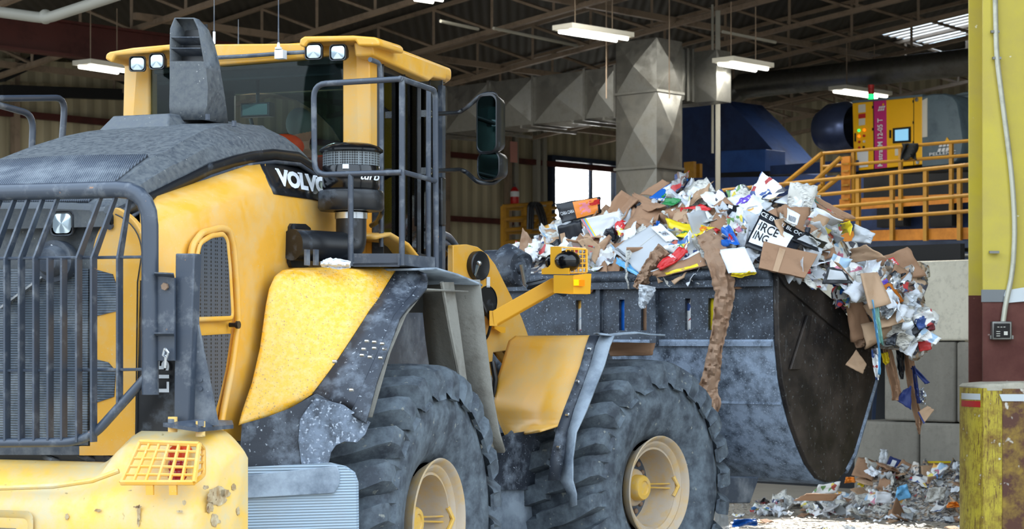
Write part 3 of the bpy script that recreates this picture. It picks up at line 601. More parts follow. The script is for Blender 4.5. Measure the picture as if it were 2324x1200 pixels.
fbar((.42,.86,2.2),(.42,.86,3.5),.05,.07); fbar((.74,.87,2.2),(.74,.87,3.48),.03,.035); fbar((.98,.87,2.2),(.98,.87,3.48),.02,.025); fbar((1.14,.86,2.2),(1.14,.86,3.48),.03,.03); fbar((1.34,.83,2.0),(1.34,.83,3.47),.05,.08); fbar((1.34,-.66,2.0),(1.34,-.66,3.47),.07,.10); fbar((.42,-.70,2.2),(.42,-.70,3.47),.07,.10); fbar((1.05,-.70,2.2),(1.05,-.70,3.47),.05,.05)
fbar((.42,.86,3.44),(1.36,.84,3.43),.05,.07); fbar((.42,.86,2.36),(1.36,.84,2.30),.05,.10); fbar((.95,-.69,2.75),(.95,-.69,2.78),.1,.1); fbar((1.4,-.66,2.9),(1.4,.83,2.9),.03,.03); fbar((1.4,-.66,2.35),(1.4,.83,2.35),.05,.1)
m=MB(); m.bx(R,(.36,-.68,3.46),(1.45,.84,3.50)); part(m,'cab_ceiling','inner')
m=MB(); m.bx(R,(.40,-.70,3.40),(.46,.84,3.47)); part(m,'rear_header','inner')
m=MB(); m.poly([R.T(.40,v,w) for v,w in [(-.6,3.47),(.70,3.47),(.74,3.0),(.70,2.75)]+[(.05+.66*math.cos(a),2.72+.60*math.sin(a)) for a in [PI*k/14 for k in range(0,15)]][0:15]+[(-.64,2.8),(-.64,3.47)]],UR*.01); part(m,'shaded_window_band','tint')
m=MB(); m.bx(R,(.4,-.70,1.6),(1.38,.84,2.25)); part(m,'cab_floor_tub','gry')
m=MB(); m.poly([R.T(.62,-.25,2.3),R.T(.62,.32,2.3),R.T(.56,.30,2.9),R.T(.56,-.22,2.9)],UR*.12); m.bx(R,(.6,-.25,2.25),(1.15,.32,2.4)); part(m,'operator_seat','seat',bevel=.04)
m=MB(); c=R.T(1.28,.04,2.78); m.lathe(c,(UR*-.8+Z*.6),[(0,.19),(.015,.205),(.03,.19),(.015,.175),(0,.19)],28); m.tube([c,R.T(1.36,.04,2.4)],.03,8); part(m,'steering_wheel','blk')
m=MB(); a=RP(585,250,'u',.62); m.box(a,(.07,.20,.085),R); m.tube([a,a+Z*.2],.012,8); mr=part(m,'interior_mirror','blk',bevel=.02)
m=MB(); m.box(a-UR*.037,(.002,.17,.065),R); part(m,'interior_mirror_glass','mirror')
m=MB(); m.tube([a-Z*.05-VR*.05,a-Z*.12-VR*.03,a-Z*.16-VR*.05,a-Z*.2-VR*.02,a-Z*.3-VR*.04],.012,8); part(m,'radio_cord','blk')
# roof lamps
for (x,y,w,h,t) in ((312,145,36,36,.35),(356,139,36,38,.1)): lamp(x,y,w,h,'u',.10,tilt=t,depth=.08)
for (x,y,w,h,t) in ((712,117,40,38,.15),(767,119,40,38,0)): lamp(x,y,w,h,'u',.12,tilt=t,depth=.08)
m=MB(); m.tube(rp((486,131,'u',.24),(560,127,'u',.24),(640,121,'u',.24),(694,118,'u',.2)),.012,8); part(m,'roof_conduit','gry')
m=MB(); m.box(RP(637,124,'u',.18),(.05,.055,.05),R); m.lathe(RP(632,112,'u',.22),Z,[(0,.02),(.01,.022),(.015,.01),(.04,.006)],10); part(m,'antenna_mount','white')
for (x,y0,y1,u) in ((632,106,-60,.22),(486,95,-40,.9),(541,103,44,1.3)):
    m=MB(); m.tube([RP(x,y0,'u',u),RP(x,y1,'u',u)],[.005,.002],6); part(m,'antenna','gry')
m=MB(); m.tube([RP(486,100,'u',.9),RP(486,72,'u',.9)],.009,6); part(m,'antenna_base','white')
# grab rail, door hardware, mirrors
m=MB(); m.tube(rp((840,135,'v',.98),(862,143,'v',.98),(866,200,'v',.98),(865,560,'v',.98)),.014,10,fil=.04); part(m,'grab_rail','tub',smooth=70)
m=MB(); m.poly([R.T(1.22,.89,2.0),R.T(1.22,.89,3.42),R.T(1.27,.89,3.42),R.T(1.27,.89,2.0)],VR*.03); part(m,'door_hinge_strip','tub')
for y in (258,388): 
    q=MB(); q.box(RP(968,y,'v',.96),(.05,.05,.04),R); part(q,'mirror_hinge','chrome')
m=MB(); m.bx(R,(1.20,.88,2.55),(1.26,.93,2.85)); part(m,'door_latch','blk',bevel=.01)
def mir(v): return None
m=MB(); m.tube(rp((975,259,'v',.98),(1040,256,'v',1.05),(1058,245,'v',1.1),(1095,213,'v',1.2),(1122,212,'v',1.25),(1128,225,'v',1.27)),.014,10,fil=.06); part(m,'upper_mirror_arm','blk',smooth=70)
m=MB(); m.tube(rp((975,388,'v',.98),(1045,385,'v',1.05),(1058,390,'v',1.08),(1085,415,'v',1.2),(1120,417,'v',1.25),(1135,404,'v',1.27)),.014,10,fil=.06); part(m,'lower_mirror_arm','blk',smooth=70)
def mirror(cx,cy,w,h,v,skew):
    c=RP(cx,cy,'v',v); s=F/c.y; a=math.radians(-36); X=Vector((math.cos(a),math.sin(a),0)); Y=Vector((-math.sin(a),math.cos(a),0)); W=w/s; H=h/s
    def ring(k,d): return [c+X*(x*k+z*skew)+Z*z*k+Y*d for x,z in rrect(0,0,W,H,min(W,H)*.32,6)]
    m=MB(); rows=[ring(.55,.13),ring(.88,.10),ring(1.0,.03),ring(1.0,0),ring(.93,-.004),ring(.90,.004)]; m.grid(rows,True); m.f.append(tuple(range(len(rows[0])))); o=part(m,'mirror_housing','blk',smooth=50)
    m=MB(); r=ring(.91,.002); m.add(r,[tuple(range(len(r)))]); part(m,'mirror_glass','mirror',parent=o,smooth=0)
mirror(1104,281,58,136,1.24,.0); mirror(1108,376,64,66,1.24,.0)
# white cloth on the fender is separate; hoses ahead of the cab
m=MB()
for k,(a,b) in enumerate((((1000,530),(1035,560)),((990,545),(1030,575)))): m.tube([RP(a[0]-30,a[1]+25,'v',.5),RP(a[0],a[1],'v',.55),RP((a[0]+b[0])/2,a[1]+8,'v',.5),RP(b[0],b[1],'v',.45),RP(b[0]+10,b[1]+60,'v',.4)],.028,10,fil=.06)
part(m,'steering_hose','gry',smooth=70)
# ---- articulation joint
m=MB(); m.bx(R,(-1.9,-.5,.62),(1.6,.5,1.25)); part(m,'rear_chassis','blk')
m=MB(); m.bx(Q,(-1.7,-.42,.70),(.2,.42,1.20)); part(m,'front_chassis','gry')
m=MB(); m.lathe(R.T(1.78,0,0),Z,[(.6,.001),(.6,.22),(1.5,.22),(1.5,.001)],24); part(m,'articulation_pivot','blk')
# ---- front frame : boom tower and lift arms
tw=[(1028,556),(1060,554),(1085,560),(1108,578),(1125,600),(1145,640),(1165,680),(1185,720),(1200,762),(1190,790),(1120,800),(1115,870),(1060,870),(1040,760),(1028,640)]
m=MB(); m.poly([QP(x,y,'v',.50) for x,y in tw],VQ*-.05); part(m,'boom_tower','yel',bevel=.008)
m=MB(); m.poly(qp((1000,562,'v',.30),(1034,562,'v',.30),(1034,640,'v',.30),(1000,640,'v',.30)),VQ*-.25); part(m,'tower_rear_plate','yel')
m=MB(); c=QP(1083,603,'v',.51); m.lathe(c,VQ,[(-.3,.10),(.03,.10),(.035,.09),(.02,.05),(.02,.001)],32); part(m,'boom_pivot_pin','blk')
m=MB(); m.tube(qp((1083,600,'v',.55),(1078,625,'v',.55),(1087,598,'v',.56)),.010,6); m.ball(QP(1087,597,'v',.56),.02,10,6); part(m,'grease_fitting','chrome')
m=MB(); c=QP(1106,683,'v',.503); m.lathe(c,VQ,[(0,.001),(.0,.105),(.004,.105),(.004,.10)],32); part(m,'tower_access_hole','blk')
m=MB(); m.tube(qp((1094,685,'v',.53),(1108,720,'v',.56),(1115,730,'v',.56),(1108,760,'v',.54),(1098,775,'v',.5)),.010,8,fil=.05); part(m,'lamp_cable','blk')
for (x,y,l,r) in ((1085,640,0,0),):
    q=MB(); q.box(QP(1108,640,'v',.505),(.035,.004,.07),Q); part(q,'warning_sticker','white')
# lift arms going forward and down, tilt cylinder, link
def plate(pts,v,th,name,mat='yel'):
    q=MB(); q.poly([Q.T(u,v,w) for u,w in pts],VQ*th); return part(q,name,mat,bevel=.01)
for v in (.34,-.44): plate([(-.95,2.05),(-.80,2.25),(-.62,2.12),(-.40,1.72),(.5,1.15),(1.35,.85),(1.45,.62),(1.25,.55),(.5,1.05),(-.7,1.95)],v,.09,'lift_arm')
for (x,y,v) in ((1165,600,.30),(1200,610,.30)): pass
m=MB(); m.tube([QP(1142,590,'v',.15),QP(1180,612,'v',.30)],.13,24); part(m,'tilt_link_boss','rub',smooth=60)
m=MB(); c0=QP(1182,608,'v',.34); m.tube([c0-VQ*.30,c0-VQ*.02],.135,28); m.lathe(c0,VQ,[(-.02,.135),(.0,.12),(.0,.05),(.02,.045),(.02,.001)],28); part(m,'cylinder_boss','rub',smooth=50,label='dark grey round cylinder boss')
m=MB(); m.tube(qp((1182,600,'v',.40),(1190,645,'v',.40),(1196,650,'v',.42)),.014,6); part(m,'hydraulic_line','chrome')
m=MB(); m.tube([Q.T(-.3,0,1.75),Q.T(.9,0,1.5)],.10,20); m.tube([Q.T(.8,0,1.52),Q.T(1.4,0,1.42)],.06,14); part(m,'tilt_cylinder','rub')
m=MB(); 
for k in range(3): m.tube([QP(1195+k*8,650+k*5,'v',.2),QP(1235+k*6,640+k*6,'v',.3),QP(1270+k*5,650+k*8,'v',.2)],.025,8)
part(m,'bundle_of_hoses','blk')
# ---- head lamp on its arm
m=MB(); m.poly(qp((1117,705,'v',.80),(1252,630,'v',1.08),(1257,662,'v',1.08),(1120,740,'v',.80)),UQ*.05+VQ*.0); part(m,'lamp_arm','yel2',bevel=.006)
m=MB(); m.poly(qp((1117,740,'v',.53),(1142,742,'v',.53),(1142,755,'v',.53),(1132,755,'v',.53),(1117,745,'v',.53)),VQ*.02); m.bar(QP(1118,722,'v',.5),QP(1120,722,'v',.80),.05,.1); part(m,'arm_mount','yel2')
ul=-.86
m=MB(); m.poly(qp((1256,624,'u',ul),(1301,624,'u',ul),(1301,667,'u',ul),(1256,665,'u',ul)),UQ*.16); m.poly(qp((1301,624,'u',ul),(1330,620,'u',ul+.12),(1328,667,'u',ul+.12),(1301,667,'u',ul)),UQ*.06); part(m,'indicator_box','yel2',bevel=.004)
m=MB(); m.poly(qp((1306,634,'u',ul-.002),(1318,634,'u',ul+.05),(1318,648,'u',ul+.05),(1306,648,'u',ul-.002)),UQ*-.02); part(m,'indicator_lens','amb',label='bright yellow half of the turn signal')
m=MB(); m.poly(qp((1318,635,'u',ul+.05),(1327,635,'u',ul+.09),(1327,649,'u',ul+.09),(1318,649,'u',ul+.05)),UQ*-.02); part(m,'indicator_lens','ora',label='orange half of the turn signal')
m=MB(); m.poly(qp((1249,562,'u',ul),(1273,562,'u',ul),(1273,603,'u',ul),(1278,608,'u',ul),(1291,608,'u',ul),(1291,622,'u',ul),(1229,622,'u',ul),(1229,610,'u',ul),(1244,606,'u',ul),(1249,600,'u',ul)),UQ*.008); m.poly(qp((1249,562,'u',ul),(1273,562,'u',ul),(1330,566,'u',ul+.2),(1330,564,'u',ul+.35),(1262,560,'u',ul+.3)),Z*.006); part(m,'lamp_bracket','yel2')
m=MB()
g0,g1,g2,g3=qp((1300,618,'u',ul+.10),(1331,612,'u',ul+.30),(1331,566,'u',ul+.30),(1302,566,'u',ul+.10))
g0,g1,g2,g3=qp((1285,620,'u',ul+.02),(1331,618,'u',ul+.16),(1331,566,'u',ul+.16),(1285,566,'u',ul+.02))
for i in range(6):
    t=i/5; m.tube([g0.lerp(g1,t),g3.lerp(g2,t)],.0045 if i<5 else .009,5); m.tube([g0.lerp(g3,t),g1.lerp(g2,t)],.0045,5)
part(m,'lamp_cage','yel2')
m=MB(); m.ball(QP(1288,592,'u',ul+.06),(.088,.088,.072),20,12); m.ball(QP(1250,594,'u',ul+.13),(.04,.05,.05),12,8); part(m,'head_lamp','blk2',smooth=60)
# ---- front fender
ff=[((1170,764),(1340,762)),((1155,775),(1332,785)),((1145,810),(1322,822)),((1130,860),(1305,872)),((1122,920),(1282,925)),((1135,960),(1268,965)),((1150,992),(1225,978))]
ffv=(.62,1.30)
def fsec(a,b,t): return QP(a[0]*(1-t)+b[0]*t,a[1]*(1-t)+b[1]*t,'v',ffv[0]*(1-t)+ffv[1]*t)
ff2=[]
for a,b in zip(ff,ff[1:]):
    for k in range(3): ff2.append((lin(a[0],b[0],k/3),lin(a[1],b[1],k/3)))
ff2.append(ff[-1])
m=MB(); m.grid([[fsec(a,b,t) for t in (0,.04,.3,.6,1)] for a,b in ff2]); part(m,'front_fender','yel',solid=.015,smooth=70)
bx_=[(1338,762),(1330,785),(1318,830),(1300,880),(1280,930),(1262,980),(1250,1040),(1245,1090)]
w_=[26,24,24,24,26,30,34,30]
m=MB(); m.grid([[QP(x-2,y,'v',1.295)+VQ*.004,QP(x+w/2,y,'v',1.33),QP(x+w,y,'v',1.36)] for (x,y),w in zip(bx_,w_)]); part(m,'fender_edge_strip','rub',solid=.012,smooth=60,label='black riveted edge strip')
for x,y in ((1338,792),(1311,866),(1288,940),(1268,1015)):
    q=MB(); q.lathe(QP(x,y,'v',1.34),VQ,[(-.01,.014),(.012,.012),(.016,.001)],8); part(q,'rivet','chrome')
m=MB(); rows=[]
for (x,y),w,x2 in zip(bx_+[(1300-38,1120)],w_+[30],[1395,1385,1372,1352,1332,1308,1300,1300,1308]): rows.append([QP(x+w-2,y,'v',1.36),QP((x+w+x2)/2,y,'v',1.41),QP(x2,y,'v',1.45)])
rows.append([QP(1296,1150,'v',1.40),QP(1302,1148,'v',1.42),QP(1308,1146,'v',1.44)])
m.grid(rows); part(m,'fender_flap','rubd',solid=.014,smooth=60,label='dusty grey rubber side flap')
m=MB(); rows=[]
for i,x in enumerate((1362,1390,1420,1450,1480,1510)):
    y=759+3*math.sin(i*1.7); rows.append([QP(x,y-1,'v',1.44),QP(x-8,y-3+i*.3,'v',1.15),QP(x-15,y-2,'v',.8)])
m.grid(rows); part(m,'fender_top_flap','rubd',solid=.012,smooth=60)
m=MB(); m.poly([QP(x,y,'v',.98) for x,y in ((1118,1000),(1150,985),(1215,975),(1245,970),(1262,990),(1250,1110),(1118,1112))],UQ*.02); part(m,'front_apron','rub',smooth=0)
m=MB(); m.poly([QP(x,y,'v',.95) for x,y in ((1098,1108),(1120,1100),(1296,1120),(1298,1330),(1098,1330))],UQ*.02); part(m,'lower_mud_flap','rubd',smooth=0)
m=MB(); m.poly([Q.T(u,.60,w) for u,w in ((-.6,.7),(-.6,1.4),(-.4,1.75),(.6,1.75),(.75,1.2),(.7,.7))],VQ*-.03); part(m,'front_arch_liner','gry')
m=MB(); m.tube(qp((1117,820,'v',.60),(1124,860,'v',.62),(1120,900,'v',.60)),.02,8); part(m,'brake_hose','blk')
# ---- bucket
bo=[(1757,612),(1757,700),(1760,790),(1767,860),(1778,915),(1790,960),(1808,1010),(1826,1052),(1850,1085)]
back=[Q.L(QP(x,y,'v',1.5)) for x,y in bo]; back=[(a[0],a[2]) for a in back]
front=[(1872,1094),(1892,1090),(1912,1068),(1932,1030),(1985,850),(1980,800),(1895,690),(1798,612),(1775,606)]
frontl=[Q.L(QP(x,y,'v',1.5)) for x,y in front]; frontl=[(a[0],a[2]) for a in frontl]
BL=-1.42; BR=1.49
m=MB(); m.poly([Q.T(u,BR,w) for u,w in back+frontl],VQ*.045); part(m,'bucket_cheek','steel2',smooth=0,bevel=.008,label='dark scraped steel cheek plate')
m=MB(); m.poly([Q.T(u,BL,w) for u,w in back+frontl],VQ*-.045); part(m,'bucket_cheek','steel2',smooth=0,label='dark scraped steel cheek plate')
# back sheet, with tall slots through the spill guard : built as columns between the slots
ztop,zl,zu=None,None,None
def vx(px,py=700): return Q.L(QP(px,py,'u',back[1][0]))[1]
sl=[vx(x) for x in (1313,1361,1411,1461,1561,1614)]; print('slots',sl)
wz=lambda py: Q.L(QP(1757,py,'v',1.5))[2]
sl=sorted(sl); hw=.026
cols=[BL]; 
for s in sl: cols+=[s-hw,s+hw]
cols.append(BR)
uB=back[0][0]; zt=back[0][1]; z_sl1=2.16; z_sl0=1.92; z_ridge=back[1][1]-.28
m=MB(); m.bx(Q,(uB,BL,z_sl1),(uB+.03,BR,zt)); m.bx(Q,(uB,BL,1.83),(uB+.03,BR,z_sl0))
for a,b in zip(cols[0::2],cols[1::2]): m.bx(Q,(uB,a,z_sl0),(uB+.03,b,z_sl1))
part(m,'spill_guard','steel_shade',smooth=0)
m=MB(); m.tube([Q.T(uB-.02,BL,zt-.03),Q.T(uB-.02,BR,zt-.03)],.05,12); m.bx(Q,(uB-.05,BL,zt-.12),(uB,BR,zt-.02)); part(m,'bucket_top_beam','steel_shade',smooth=60)
crv=[(uB,1.86),(uB,1.80),(uB+.01,1.7)]+[p for p in back[3:]]
crv=[(uB-.0,1.85)]+back[2:]
den=[]
for i in range(len(crv)-1):
    for k in range(4): t=k/4; den.append((crv[i][0]*(1-t)+crv[i+1][0]*t,crv[i][1]*(1-t)+crv[i+1][1]*t))
den.append(crv[-1])
floor_=[frontl[0],frontl[1],frontl[2]]
den+=floor_
m=MB(); m.grid([[Q.T(u,v,w) for v in (BL,-.7,0,.7,BR)] for u,w in den]); part(m,'bucket_shell','steel',solid=.035,noff=0,smooth=40)
m=MB(); m.bx(Q,(uB-.025,BL,1.80),(uB,BR,1.835)); part(m,'bucket_rib','steel')
u9,w9=back[4]; m=MB(); m.bx(Q,(u9-.022,.2,w9-.01),(u9+.01,BR,w9+.01)); part(m,'bucket_rib','steel')
m=MB(); m.poly([Q.T(u,v,w) for u,v,w in ((uB-.04,.42,2.28),(uB-.04,.47,2.28),(uB-.10,.52,1.8),(uB-.10,.46,1.8))],UQ*.04); part(m,'bucket_gusset','steel_shade'); m=MB(); m.poly([Q.T(uB-.03,v,w) for v,w in ((-.1,2.27),(-.06,2.27),(-.06,1.83),(-.1,1.83))],UQ*.03); part(m,'bucket_gusset','steel_shade')
# hinge ears of the bucket under the lift arms
for v in (.28,.52,-.52,-.28):
    plate([(1.0,.62),(1.2,.5),(1.9,.78),(1.7,1.3),(1.4,1.6),(1.35,1.0)],v,.04,'bucket_ear','steel')
lip=[frontl[2],frontl[3],frontl[4]]
m=MB(); m.grid([[Q.T(u+o,v,w) for v in (BL,0,BR)] for u,w,o in ((frontl[2][0],frontl[2][1],0),(frontl[3][0],frontl[3][1],0),(frontl[4][0],frontl[4][1],0))]); part(m,'bucket_floor_plate','steel2',solid=.04,noff=0)
m=MB(); a,b=frontl[3],frontl[4]; m.tube([Q.T(a[0],BR+.03,a[1]),Q.T(b[0],BR+.03,b[1])],.028,8); m.tube([Q.T(frontl[2][0],BR+.03,frontl[2][1]),Q.T(a[0],BR+.03,a[1])],.028,8); part(m,'cheek_edge_bar','steel',label='worn pale steel edge bar')
m=MB(); m.poly(qp((1829,715,'v',1.545),(1838,718,'v',1.545),(1812,838,'v',1.545),(1790,838,'v',1.545)),VQ*.02); part(m,'cheek_wear_bar','steel2',bevel=.005)
m=MB(); m.poly(qp((1757,612,'v',1.54),(1775,606,'v',1.54),(1798,612,'v',1.54),(1895,690,'v',1.54),(1985,800,'v',1.54),(1970,800,'v',1.54),(1880,735,'v',1.54),(1780,650,'v',1.54)),VQ*.015); part(m,'cheek_doubler','steel2')
# support foot under the bucket
m=MB(); m.poly(qp((1625,1082,'v',1.2),(1724,1082,'v',1.2),(1703,1142,'v',1.2),(1640,1142,'v',1.2)),VQ*-.5); part(m,'bucket_wear_foot','gry',bevel=.01)
# things hanging on the loader that are things of their own
# cloth
# ================================================================ THE HALL
BP=B.P; BT=B.T
k=NT('concrete_floor'); n1=k.noise(.25,6,.6); n2=k.noise(6,8,.7); c=k.mix(k.ramp(n1,.35,.65),srgb((150,142,130)),srgb((182,174,160))); c=k.mix(k.math('MULTIPLY',n2,.35),c,srgb((110,104,96))); k.col(c); k.b.inputs['Roughness'].default_value=.75; k.bump(n2,.2); M['floor']=k.m
def conc(name,c1,c2,vs=1):
    k=NT(name); n1=k.noise(.8,8,.65,k.stretch((1,1,.35))); n2=k.noise(14,6,.7); c=k.mix(k.ramp(n1,.35,.68),srgb(c1),srgb(c2)); c=k.mix(k.math('MULTIPLY',k.ramp(n2,.5,.75),.4),c,srgb((88,82,74))); k.col(c); k.b.inputs['Roughness'].default_value=.9; k.bump(n2,.35,.02); return k.m
M['conc']=conc('grey_block_concrete',(136,131,120),(98,94,86)); M['conc2']=conc('pale_block_concrete',(206,200,182),(168,162,146))
def corr(name,c1,c2,scale,bump=.6):
    k=NT(name); x=k.n('ShaderNodeTexWave'); x.bands_direction='X'; x.inputs['Scale'].default_value=scale; k.l(k.tc.outputs['Object'],x.inputs[0])
    f=k.ramp(x.outputs['Fac'],.35,.6); d=k.noise(.9,7,.7,k.stretch((1,1,.25))); c=k.mix(d,srgb(c1),srgb(c2)); c=k.mix(k.math('MULTIPLY',f,.3),c,srgb((60,56,48))); k.col(c); k.b.inputs['Roughness'].default_value=.7; k.bump(x.outputs['Fac'],bump,.04); return k.m
M['wall']=corr('ribbed_metal_wall',(204,194,162),(150,142,118),1.1)
M['deck']=corr('roof_deck_metal',(58,54,48),(40,38,34),1.4)
M['truss']=pm('roof_steel_primer',(142,124,106),.6,dirt=(100,86,72),amt=.4,scale=2)
M['redb']=pm('dark_red_steel',(74,22,16),.6,dirt=(40,18,14),amt=.4,scale=1)
M['galv']=pm('galvanised_duct',(134,134,130),.34,.85,dirt=(112,110,104),amt=.45,scale=3,bump=.03,bscale=8)
M['pipe']=pm('grey_pipe',(150,148,138),.5)
M['blue']=pm('dark_blue_machine_paint',(24,50,98),.5,dirt=(16,30,60),amt=.45,scale=1.2)
M['blueb']=pm('bright_blue_machine_paint',(38,84,160),.45,dirt=(28,62,120),amt=.4,scale=1.5)
M['navy']=pm('navy_deck_paint',(30,46,72),.55,dirt=(22,30,44),amt=.4,scale=2)
M['railc']=pm('yellow_rail_paint',(172,124,26),.5,dirt=(124,84,28),amt=.38,scale=3)
M['railo']=pm('orange_toe_board_paint',(200,126,24),.55,dirt=(140,84,24),amt=.4,scale=2)
M['sort']=pm('sorter_yellow_panel',(250,188,16),.35)
M['mag']=pm('magenta_panel',(196,40,120),.4)
M['sgry']=pm('sorter_grey_body',(92,112,124),.4,dirt=(70,86,98),amt=.4,scale=2)
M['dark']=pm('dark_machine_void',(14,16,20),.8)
M['tubel']=emis('fluorescent_tube',(255,252,240),5)
M['fixt']=pm('white_fixture_housing',(215,212,200),.5)
M['colY']=pm('yellow_column_paint',(208,190,66),.45,dirt=(190,172,84),amt=.5,scale=2,scratch=(110,60,40),scr=.74,speck=(230,225,190),speckamt=.75,speckscale=16)
M['colR']=pm('rust_brown_column_paint',(106,54,42),.55,dirt=(84,42,36),amt=.5,scale=2,speck=(170,150,140),speckamt=.74,speckscale=14)
M['boll']=pm('chipped_yellow_bollard',(204,184,54),.5,dirt=(116,76,44),amt=.44,scale=7,scratch=(92,48,34),scr=.54,speck=(230,226,200),speckamt=.68,speckscale=14)
M['bollr']=pm('rusted_bollard_face',(96,58,44),.6,dirt=(176,146,62),amt=.43,scale=6,speck=(214,208,196),speckamt=.655,speckscale=13)
M['tape']=pm('grey_tape',(120,124,126),.4); M['tapew']=pm('white_tape',(215,222,225),.4)
M['sky_l']=pm('translucent_panel',(240,245,250),.5)
def struct(mb,name,mat,**k): return build(mb,name,M[mat],kind='structure',**k)
# floor
m=MB(); m.add([Vector((-70,-15,-.0)),Vector((60,-15,-.0)),Vector((60,95,-.0)),Vector((-70,95,-.0))],[(0,1,2,3)]); m.add([Vector((-70,-15,-.3)),Vector((60,-15,-.3)),Vector((60,95,-.3)),Vector((-70,95,-.3))],[(0,1,2,3)]); struct(m,'floor','floor',smooth=0,origin=(0,0,0))
# wall along v (left and back) at u=0; opening towards daylight
def hroof(u): return 8.9+.10*(-u)
V0,V1=-30,9.8
win=[B.L(BP(1250,500,'u',0)),B.L(BP(1396,360,'u',0))]; wv0,wv1=win[0][1],win[1][1]; wz1=B.L(BP(1250,364,'u',0))[2]; wz0=1.0
m=MB()
for a,b,z0,z1 in ((V0,wv0,2.4,9.0),(wv1,V1,2.4,9.0),(wv0,wv1,wz1,9.0)): m.bx(B,(0,a,z0),(.15,b,z1))
struct(m,'wall_left','wall',smooth=0,origin=BT(0,0,0)).rotation_euler=(0,0,0)
m=MB(); m.bx(B,(-.12,V0,0),(.15,wv0,4.35)); m.bx(B,(-.12,wv1,0),(.15,V1,4.35)); m.bx(B,(-.12,wv0,0),(.15,wv1,wz0)); struct(m,'wall_lower','conc',smooth=0,origin=BT(0,0,0))
m=MB(); m.bx(B,(-.2,wv0-.15,wz0),(.2,wv0,wz1+.15)); m.bx(B,(-.2,wv1,wz0),(.2,wv1+.15,wz1+.15)); m.bx(B,(-.2,wv0,wz1),(.2,wv1,wz1+.15)); 
x_=B.L(BP(1340,420,'u',0))[1]; m.bx(B,(-.05,x_-.05,wz0),(.05,x_+.05,wz1)); struct(m,'window_1','navy',smooth=0)
# far wall along u at v=V1
m=MB(); m.bx(B,(-38,V1,0),(.15,V1+.2,12.3)); struct(m,'wall_back','wall',smooth=0,origin=BT(-38,V1,0))
# right side wall, out of frame, with a wide daylight opening
m=MB(); m.bx(B,(-38,-30,0),(-37.8,-13,12.3)); m.bx(B,(-38,-13,7),(-37.8,V1,12.3)); m.bx(B,(-38,-2,0),(-37.8,V1,7)); struct(m,'wall_right','wall',smooth=0)
# roof deck : pitched along u, with skylight openings
vr=[-40,V1]; sky=[(-14.6,-11.6,3.4,6.2),(-26,-23.4,-17.5,-12.5)]; panels=[(-14.6,-11.6,3.4,6.2)]
def roofpanel(u0,u1,v0,v1,name='ceiling'):
    q=MB(); q.poly([BT(u0,v0,hroof(u0)),BT(u1,v0,hroof(u1)),BT(u1,v1,hroof(u1)),BT(u0,v1,hroof(u0))],Z*.06); return q
us_=sorted({-38.,.4}|{s[0] for s in sky}|{s[1] for s in sky}); vs_=sorted({-36.,V1+.2}|{s[2] for s in sky}|{s[3] for s in sky})
deck=MB()
for a,b in zip(us_,us_[1:]):
    for c,d in zip(vs_,vs_[1:]):
        if any(s[0]<=a and b<=s[1] and s[2]<=c and d<=s[3] for s in sky): continue
        deck.v; q=roofpanel(a,b,c,d); deck.add(q.v,q.f)
struct(deck,'ceiling','deck',smooth=0,origin=BT(0,0,8))
m=MB()
for v in [3.5+.33*i for i in range(9)]: m.bar(BT(-14.6,v,hroof(-14.6)-.02),BT(-11.6,v,hroof(-11.6)-.02),.06,.05)
struct(m,'trim_1','truss',smooth=0)
k=NT('translucent_panel_glow'); k.t.nodes.remove(k.b); tr=k.n('ShaderNodeBsdfTranslucent'); tr.inputs[0].default_value=(.9,.95,1,1); t2=k.n('ShaderNodeBsdfTransparent'); t2.inputs[0].default_value=(.8,.9,1,1); mx=k.n('ShaderNodeMixShader'); mx.inputs[0].default_value=.5; k.l(tr.outputs[0],mx.inputs[1]); k.l(t2.outputs[0],mx.inputs[2]); k.l(mx.outputs[0],k.t.nodes['Material Output'].inputs[0]); M['transl']=k.m
for a,b,c,d in panels: struct(roofpanel(a,b,c,d),'window_2','transl',smooth=0)
# roof joists
def joist(v,u0,u1):
    e=empty('roof_joist',BT(u0,v,hroof(u0)-.8),'brownish steel roof joist with vertical and diagonal web bars under the roof deck','joist','steel joists under the roof deck')
    q=MB(); q.bar(BT(u0,v,hroof(u0)-.08),BT(u1,v,hroof(u1)-.08),.10,.08); build(q,'top_chord',M['truss'],e,smooth=0)
    q=MB(); q.bar(BT(u0,v,hroof(u0)-1.0),BT(u1,v,hroof(u1)-1.0),.13,.10); build(q,'bottom_chord',M['truss'],e,smooth=0)
    q=MB(); n=int(abs(u1-u0)/1.8)
    for i in range(n):
        a=u0+(u1-u0)*i/n; b=u0+(u1-u0)*(i+1)/n
        q.bar(BT(a,v,hroof(a)-.1),BT(a,v,hroof(a)-.97),.06,.06,up=Vector((1,0,0))); q.bar(BT(a,v,hroof(a)-.1),BT(b,v,hroof(b)-.97),.06,.06,up=Vector((1,0,0)))
    build(q,'web_bracing',M['truss'],e,smooth=0)
for i,v in enumerate([-20.6,-17,-13.4,-9.8,-6.4,-3.6,-1.0,1.7,4.4,7.1,9.3]): joist(v,-.3,-25)
for i,u in enumerate((-1.6,-6.8,-12.4)):
    m=MB(); m.bx(B,(u-.06,-17.5,hroof(u)-.98),(u+.06,V1-.1,hroof(u)-.84)); tag(build(m,'bridging_beam',M['truss'],smooth=0),'dark steel beam running across the roof joists','beam','beams crossing the roof joists')
# wall girts and posts
for (w,v0,v1) in ((7.15,V0,V1),(5.3,V0,wv0),(3.0,V0,wv0)):
    m=MB(); m.bx(B,(-.25,v0,w),(-.12,v1,w+.16)); struct(m,'trim_2','redb',smooth=0)
for x in (35,1013,1153,1168,1218,1232):
    v=B.L(BP(x,400,'u',-.2))[1]; m=MB(); m.bx(B,(-.3,v-.07,0),(-.1,v+.07,8.7)); struct(m,'trim_3','truss' if x<1160 else 'pipe',smooth=0)
